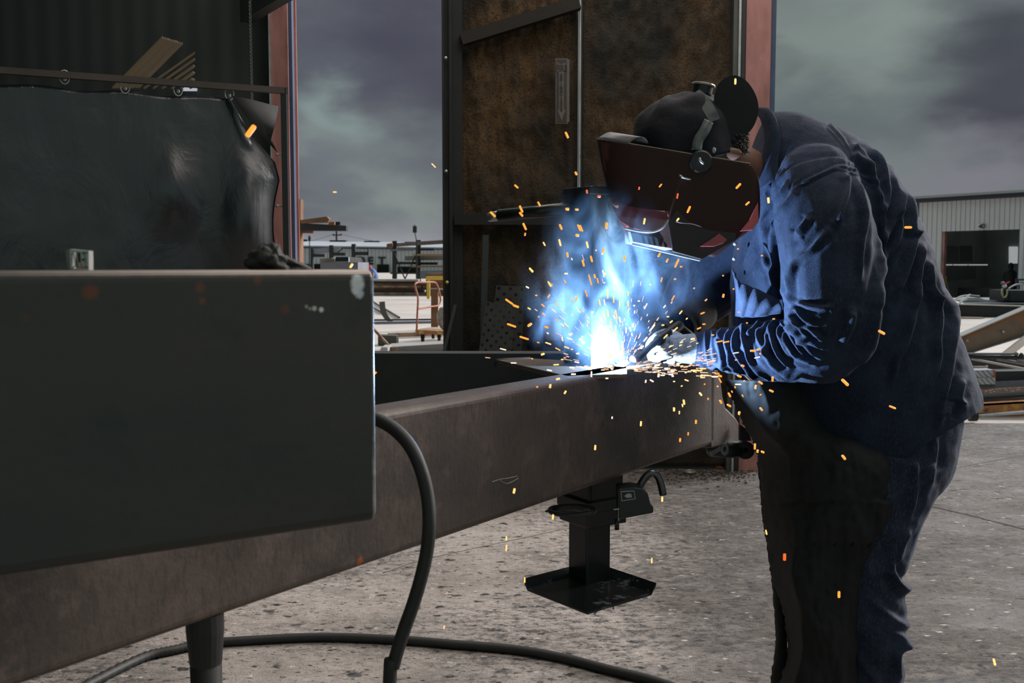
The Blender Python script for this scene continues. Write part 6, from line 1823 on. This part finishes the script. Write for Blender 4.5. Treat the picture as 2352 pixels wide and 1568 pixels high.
bs = empty('banner_board', W(2345, 665, Yp + 3), 'dark board with small white marks at the edge of the view', 'board')
b = MB(); b.rect(2334, 640, 2380, 653, Yp + 3, .05); b.rect(2340, 653, 2343, 690, Yp + 3, .05); link('panel', b.mesh(), plain('dark_violet_board', C(40, 32, 48), .6), bs)
b = MB()
for x in (2341, 2345, 2349, 2353): b.rect(x, 644, x + 2.4, 649, Yp + 2.97, .02)
link('white_marks', b.mesh(), M_white, bs)
Q4('blue_block', [(2180, 727.5), (2202, 727.5), (2203, 713), (2180, 712)], 26.1, .12, plain('light_blue', C(112, 160, 214), .5), 'small light blue block just past the back of the shirt', 'block')
Q4('timber_plank', [(2205, gy(25.4)), (2262, gy(25.4)), (2262, 729), (2205, 728)], 25.4, .2, plain('pinkish_board', C(180, 156, 140), .8), 'thin pinkish board lying behind the big slanting beam', 'board')

# big slanting beam
bb_ = empty('steel_beam', W(2280, 812, 14.5), 'big slanting rusty steel beam with a pale top flange and two bolts', 'steel beam')
Yb = 14.4
b = MB(); b.quadp([(2190, 820), (2420, 748), (2420, 680), (2190, 778)], Yb, .02); link('web', b.mesh(), steel('brown_web', C(122, 104, 90), .35, .7, .1, 1.2, (150, 92, 40)), bb_)
b = MB(); b.prism([W(2190, 779, Yb - .09), W(2420, 681, Yb - .09), W(2420, 673, Yb + .2), W(2190, 770, Yb + .2)], (0, 0, -.015)); link('top_flange', b.mesh(), M_lt, bb_)
b = MB(); b.prism([W(2190, 822, Yb - .09), W(2420, 750, Yb - .09), W(2420, 743, Yb + .2), W(2190, 815, Yb + .2)], (0, 0, -.015)); link('bottom_flange', b.mesh(), M_grey, bb_)
b = MB(); b.quadp([(2190, 786), (2420, 688), (2420, 681), (2190, 779)], Yb - .012, .01); link('rust_band', b.mesh(), plain('orange_rust', C(140, 92, 44), .8), bb_)
for x, y in ((2222, 783), (2305, 762.5)):
    b = MB(); b.tube([W(x, y, Yb - .001), W(x, y - 1, Yb - .06)], .018, 8); link('bolt', b.mesh(), M_galv, bb_)
b = MB(); b.prism([W(2298, 812, 13.2), W(2380, 748, 13.6), W(2400, 752, 14.0), W(2322, 812, 13.5)], (0, 0, -.03)); thing('steel_plate', b.mesh(), M_lt, 'narrow pale plate slanting below the big beam at the frame edge', 'steel plate')

# low cart with a trailer frame on it
Yt = 9.0
ct = empty('low_cart', G(2260, gy(Yt)), 'low rusty steel cart on small casters loaded with steel', 'cart')
b = MB(); b.quadp([(2150, 953), (2440, 938), (2440, 916), (2150, 933)], Yt, .08); 
m = Mat('flaking_yellow_rust', C(160, 106, 64), .7); m.over(m.rng(m.noise(16, 5, .7), .5, .6, 0, .9), C(186, 142, 62)); m.over(m.rng(m.noise(12, 5, .7, m.map(loc=(5, 2, 1))), .52, .62, 0, .9), C(80, 48, 36))
link('side_rail', b.mesh(), m.m, ct)
b = MB(); b.prism([W(2150, 933, Yt), W(2440, 916, Yt), W(2440, 903, Yt + .5), W(2150, 920, Yt + .5)], (0, 0, -.02)); link('deck', b.mesh(), plain('pinkish_deck', C(216, 186, 170), .8, 0, .3, 5), ct)
for x in (2234,):
    g_ = G(x, gy(8.75)); b = MB(); b.tube([g_ + Vector((-.03, 0, .052)), g_ + Vector((.03, 0, .052))], .05, 20); wl = link('wheel', b.mesh(), M_rubber, ct)
    b = MB(); b.tube([g_ + Vector((-.034, 0, .052)), g_ + Vector((.034, 0, .052))], .028, 16); link('hub', b.mesh(), M_rb2, wl)
g_ = G(2234, gy(8.75)); wl.rotation_euler = (0, 0, 0)
b = MB(); b.box(g_ + Vector((0, .03, .11)), (.09, .06, .05)); link('caster_fork', b.mesh(), M_dk, ct)
b = MB(); b.tube([W(2246, 955, Yt - .1), W(2440, 941, Yt - .1)], .0145, 12); thing('steel_pipe', b.mesh(), M_galv, 'shiny steel pipe slung under the low cart', 'pipe')
def lay(name, pts, Y, dep, mat, label, cat, **k): return Q4(name, pts, Y, dep, mat, label, cat, **k)
lay('steel_bar', [(2150, 926), (2440, 906), (2440, 900), (2150, 919)], Yt + .12, .06, M_dk, 'dark bar lying on the deck of the low cart', 'steel bar')
lay('steel_bar', [(2150, 918), (2440, 899), (2440, 893), (2150, 912)], Yt + .16, .06, M_grey, 'grey bar with a bright edge lying on the low cart', 'steel bar')
m = Mat('checker_plate_rust', C(212, 182, 168), .6); 
vr = m.nn('ShaderNodeTexVoronoi'); vr.inputs['Scale'].default_value = 34; m.ln(m.map(scale=(1, 1, 1.6)), vr.inputs['Vector']); m.over(m.rng(vr.outputs['Distance'], .2, .5, 0, .7), C(104, 70, 50)); m.bump(vr.outputs['Distance'], .004, 1)
lay('checker_plate', [(2150, 912), (2440, 897), (2440, 884), (2150, 900)], Yt + .2, .25, m.m, 'rusty checker plate lying across the low cart load', 'checker plate')
lay('steel_channel', [(2150, 900), (2440, 886), (2440, 870), (2150, 884)], Yt + .24, .2, plain('slate_channel', C(100, 102, 112), .5), 'slate grey channel above the rusty checker plate', 'steel channel')
lay('steel_channel', [(2284, 884), (2440, 880), (2440, 850), (2284, 853)], Yt + .30, .2, M_dk, 'dark channel right of the small checker plate steps', 'steel channel')
m = Mat('checker_plate_grey', C(176, 174, 182), .45, .1)
vr = m.nn('ShaderNodeTexWave'); vr.wave_type = 'BANDS'; vr.bands_direction = 'DIAGONAL'; vr.inputs['Scale'].default_value = 13; vr.inputs['Distortion'].default_value = 3; m.ln(m.map(), vr.inputs['Vector']); m.over(m.rng(vr.outputs['Fac'], .5, .8, 0, .6), C(66, 66, 72)); m.bump(vr.outputs['Fac'], .004, 1)
lay('checker_plate', [(2190, 869), (2284, 866), (2283, 849), (2190, 852)], Yt + .22, .16, m.m, 'upper grey checker plate step behind the shirt tail', 'checker plate')
lay('checker_plate', [(2190, 884), (2287, 882), (2286, 867), (2190, 870)], Yt + .20, .10, m.m, 'lower grey checker plate step behind the shirt tail', 'checker plate')
b = MB(); b.rect(2283, 850, 2287, 867, Yt + .21, .1); thing('orange_tab', b.mesh(), M_orange, 'small orange tab at the end of the checker plate steps', 'tab')
lay('steel_sheet', [(2150, 856), (2440, 854), (2440, 822), (2150, 824)], Yt + .9, .04, plain('dark_slate', C(50, 50, 54), .5), 'dark steel sheet behind the pale truss bars', 'steel sheet')
for (x0, y0, x1, y1, r, lb_, mt) in ((2150, 812.5, 2334, 812.5, .012, 'upper dark round bar across the top of the cart load', M_grey), (2150, 818.5, 2420, 821, .017, 'lower thick round bar across the top of the cart load', M_dk),
    (2232, 824, 2440, 864, .011, 'longest pale truss bar slanting down behind the steps', M_lt), (2190, 838, 2262, 851, .010, 'short pale truss bar near the shirt', M_lt), (2200, 843, 2266, 842, .008, 'short level pale rod with a knob end', M_lt),
    (2290, 824, 2440, 850, .014, 'grey truss bar slanting at the frame edge', M_grey), (2338, 827, 2440, 834, .010, 'pale stub of bar at the right edge of the view', M_lt)):
    b = MB(); A_, B_ = W(x0, y0, Yt + .7), W(x1, y1, Yt + .7); b.tube([A_, B_], r, 8)
    if 'knob' in lb_ or 'upper dark' in lb_: b.ball(B_, r * 1.9, 8, 6)
    thing('round_bar' if 'round' in lb_ else 'truss_bar', b.mesh(), mt, lb_, 'steel bar')
b = MB(); b.ball(W(2346, 817, Yt + .66), .026, 10, 8, (1, 1, 1.2)); thing('pin_knob', b.mesh(), M_dk, 'round pin knob on the thick bar at the view edge', 'knob')
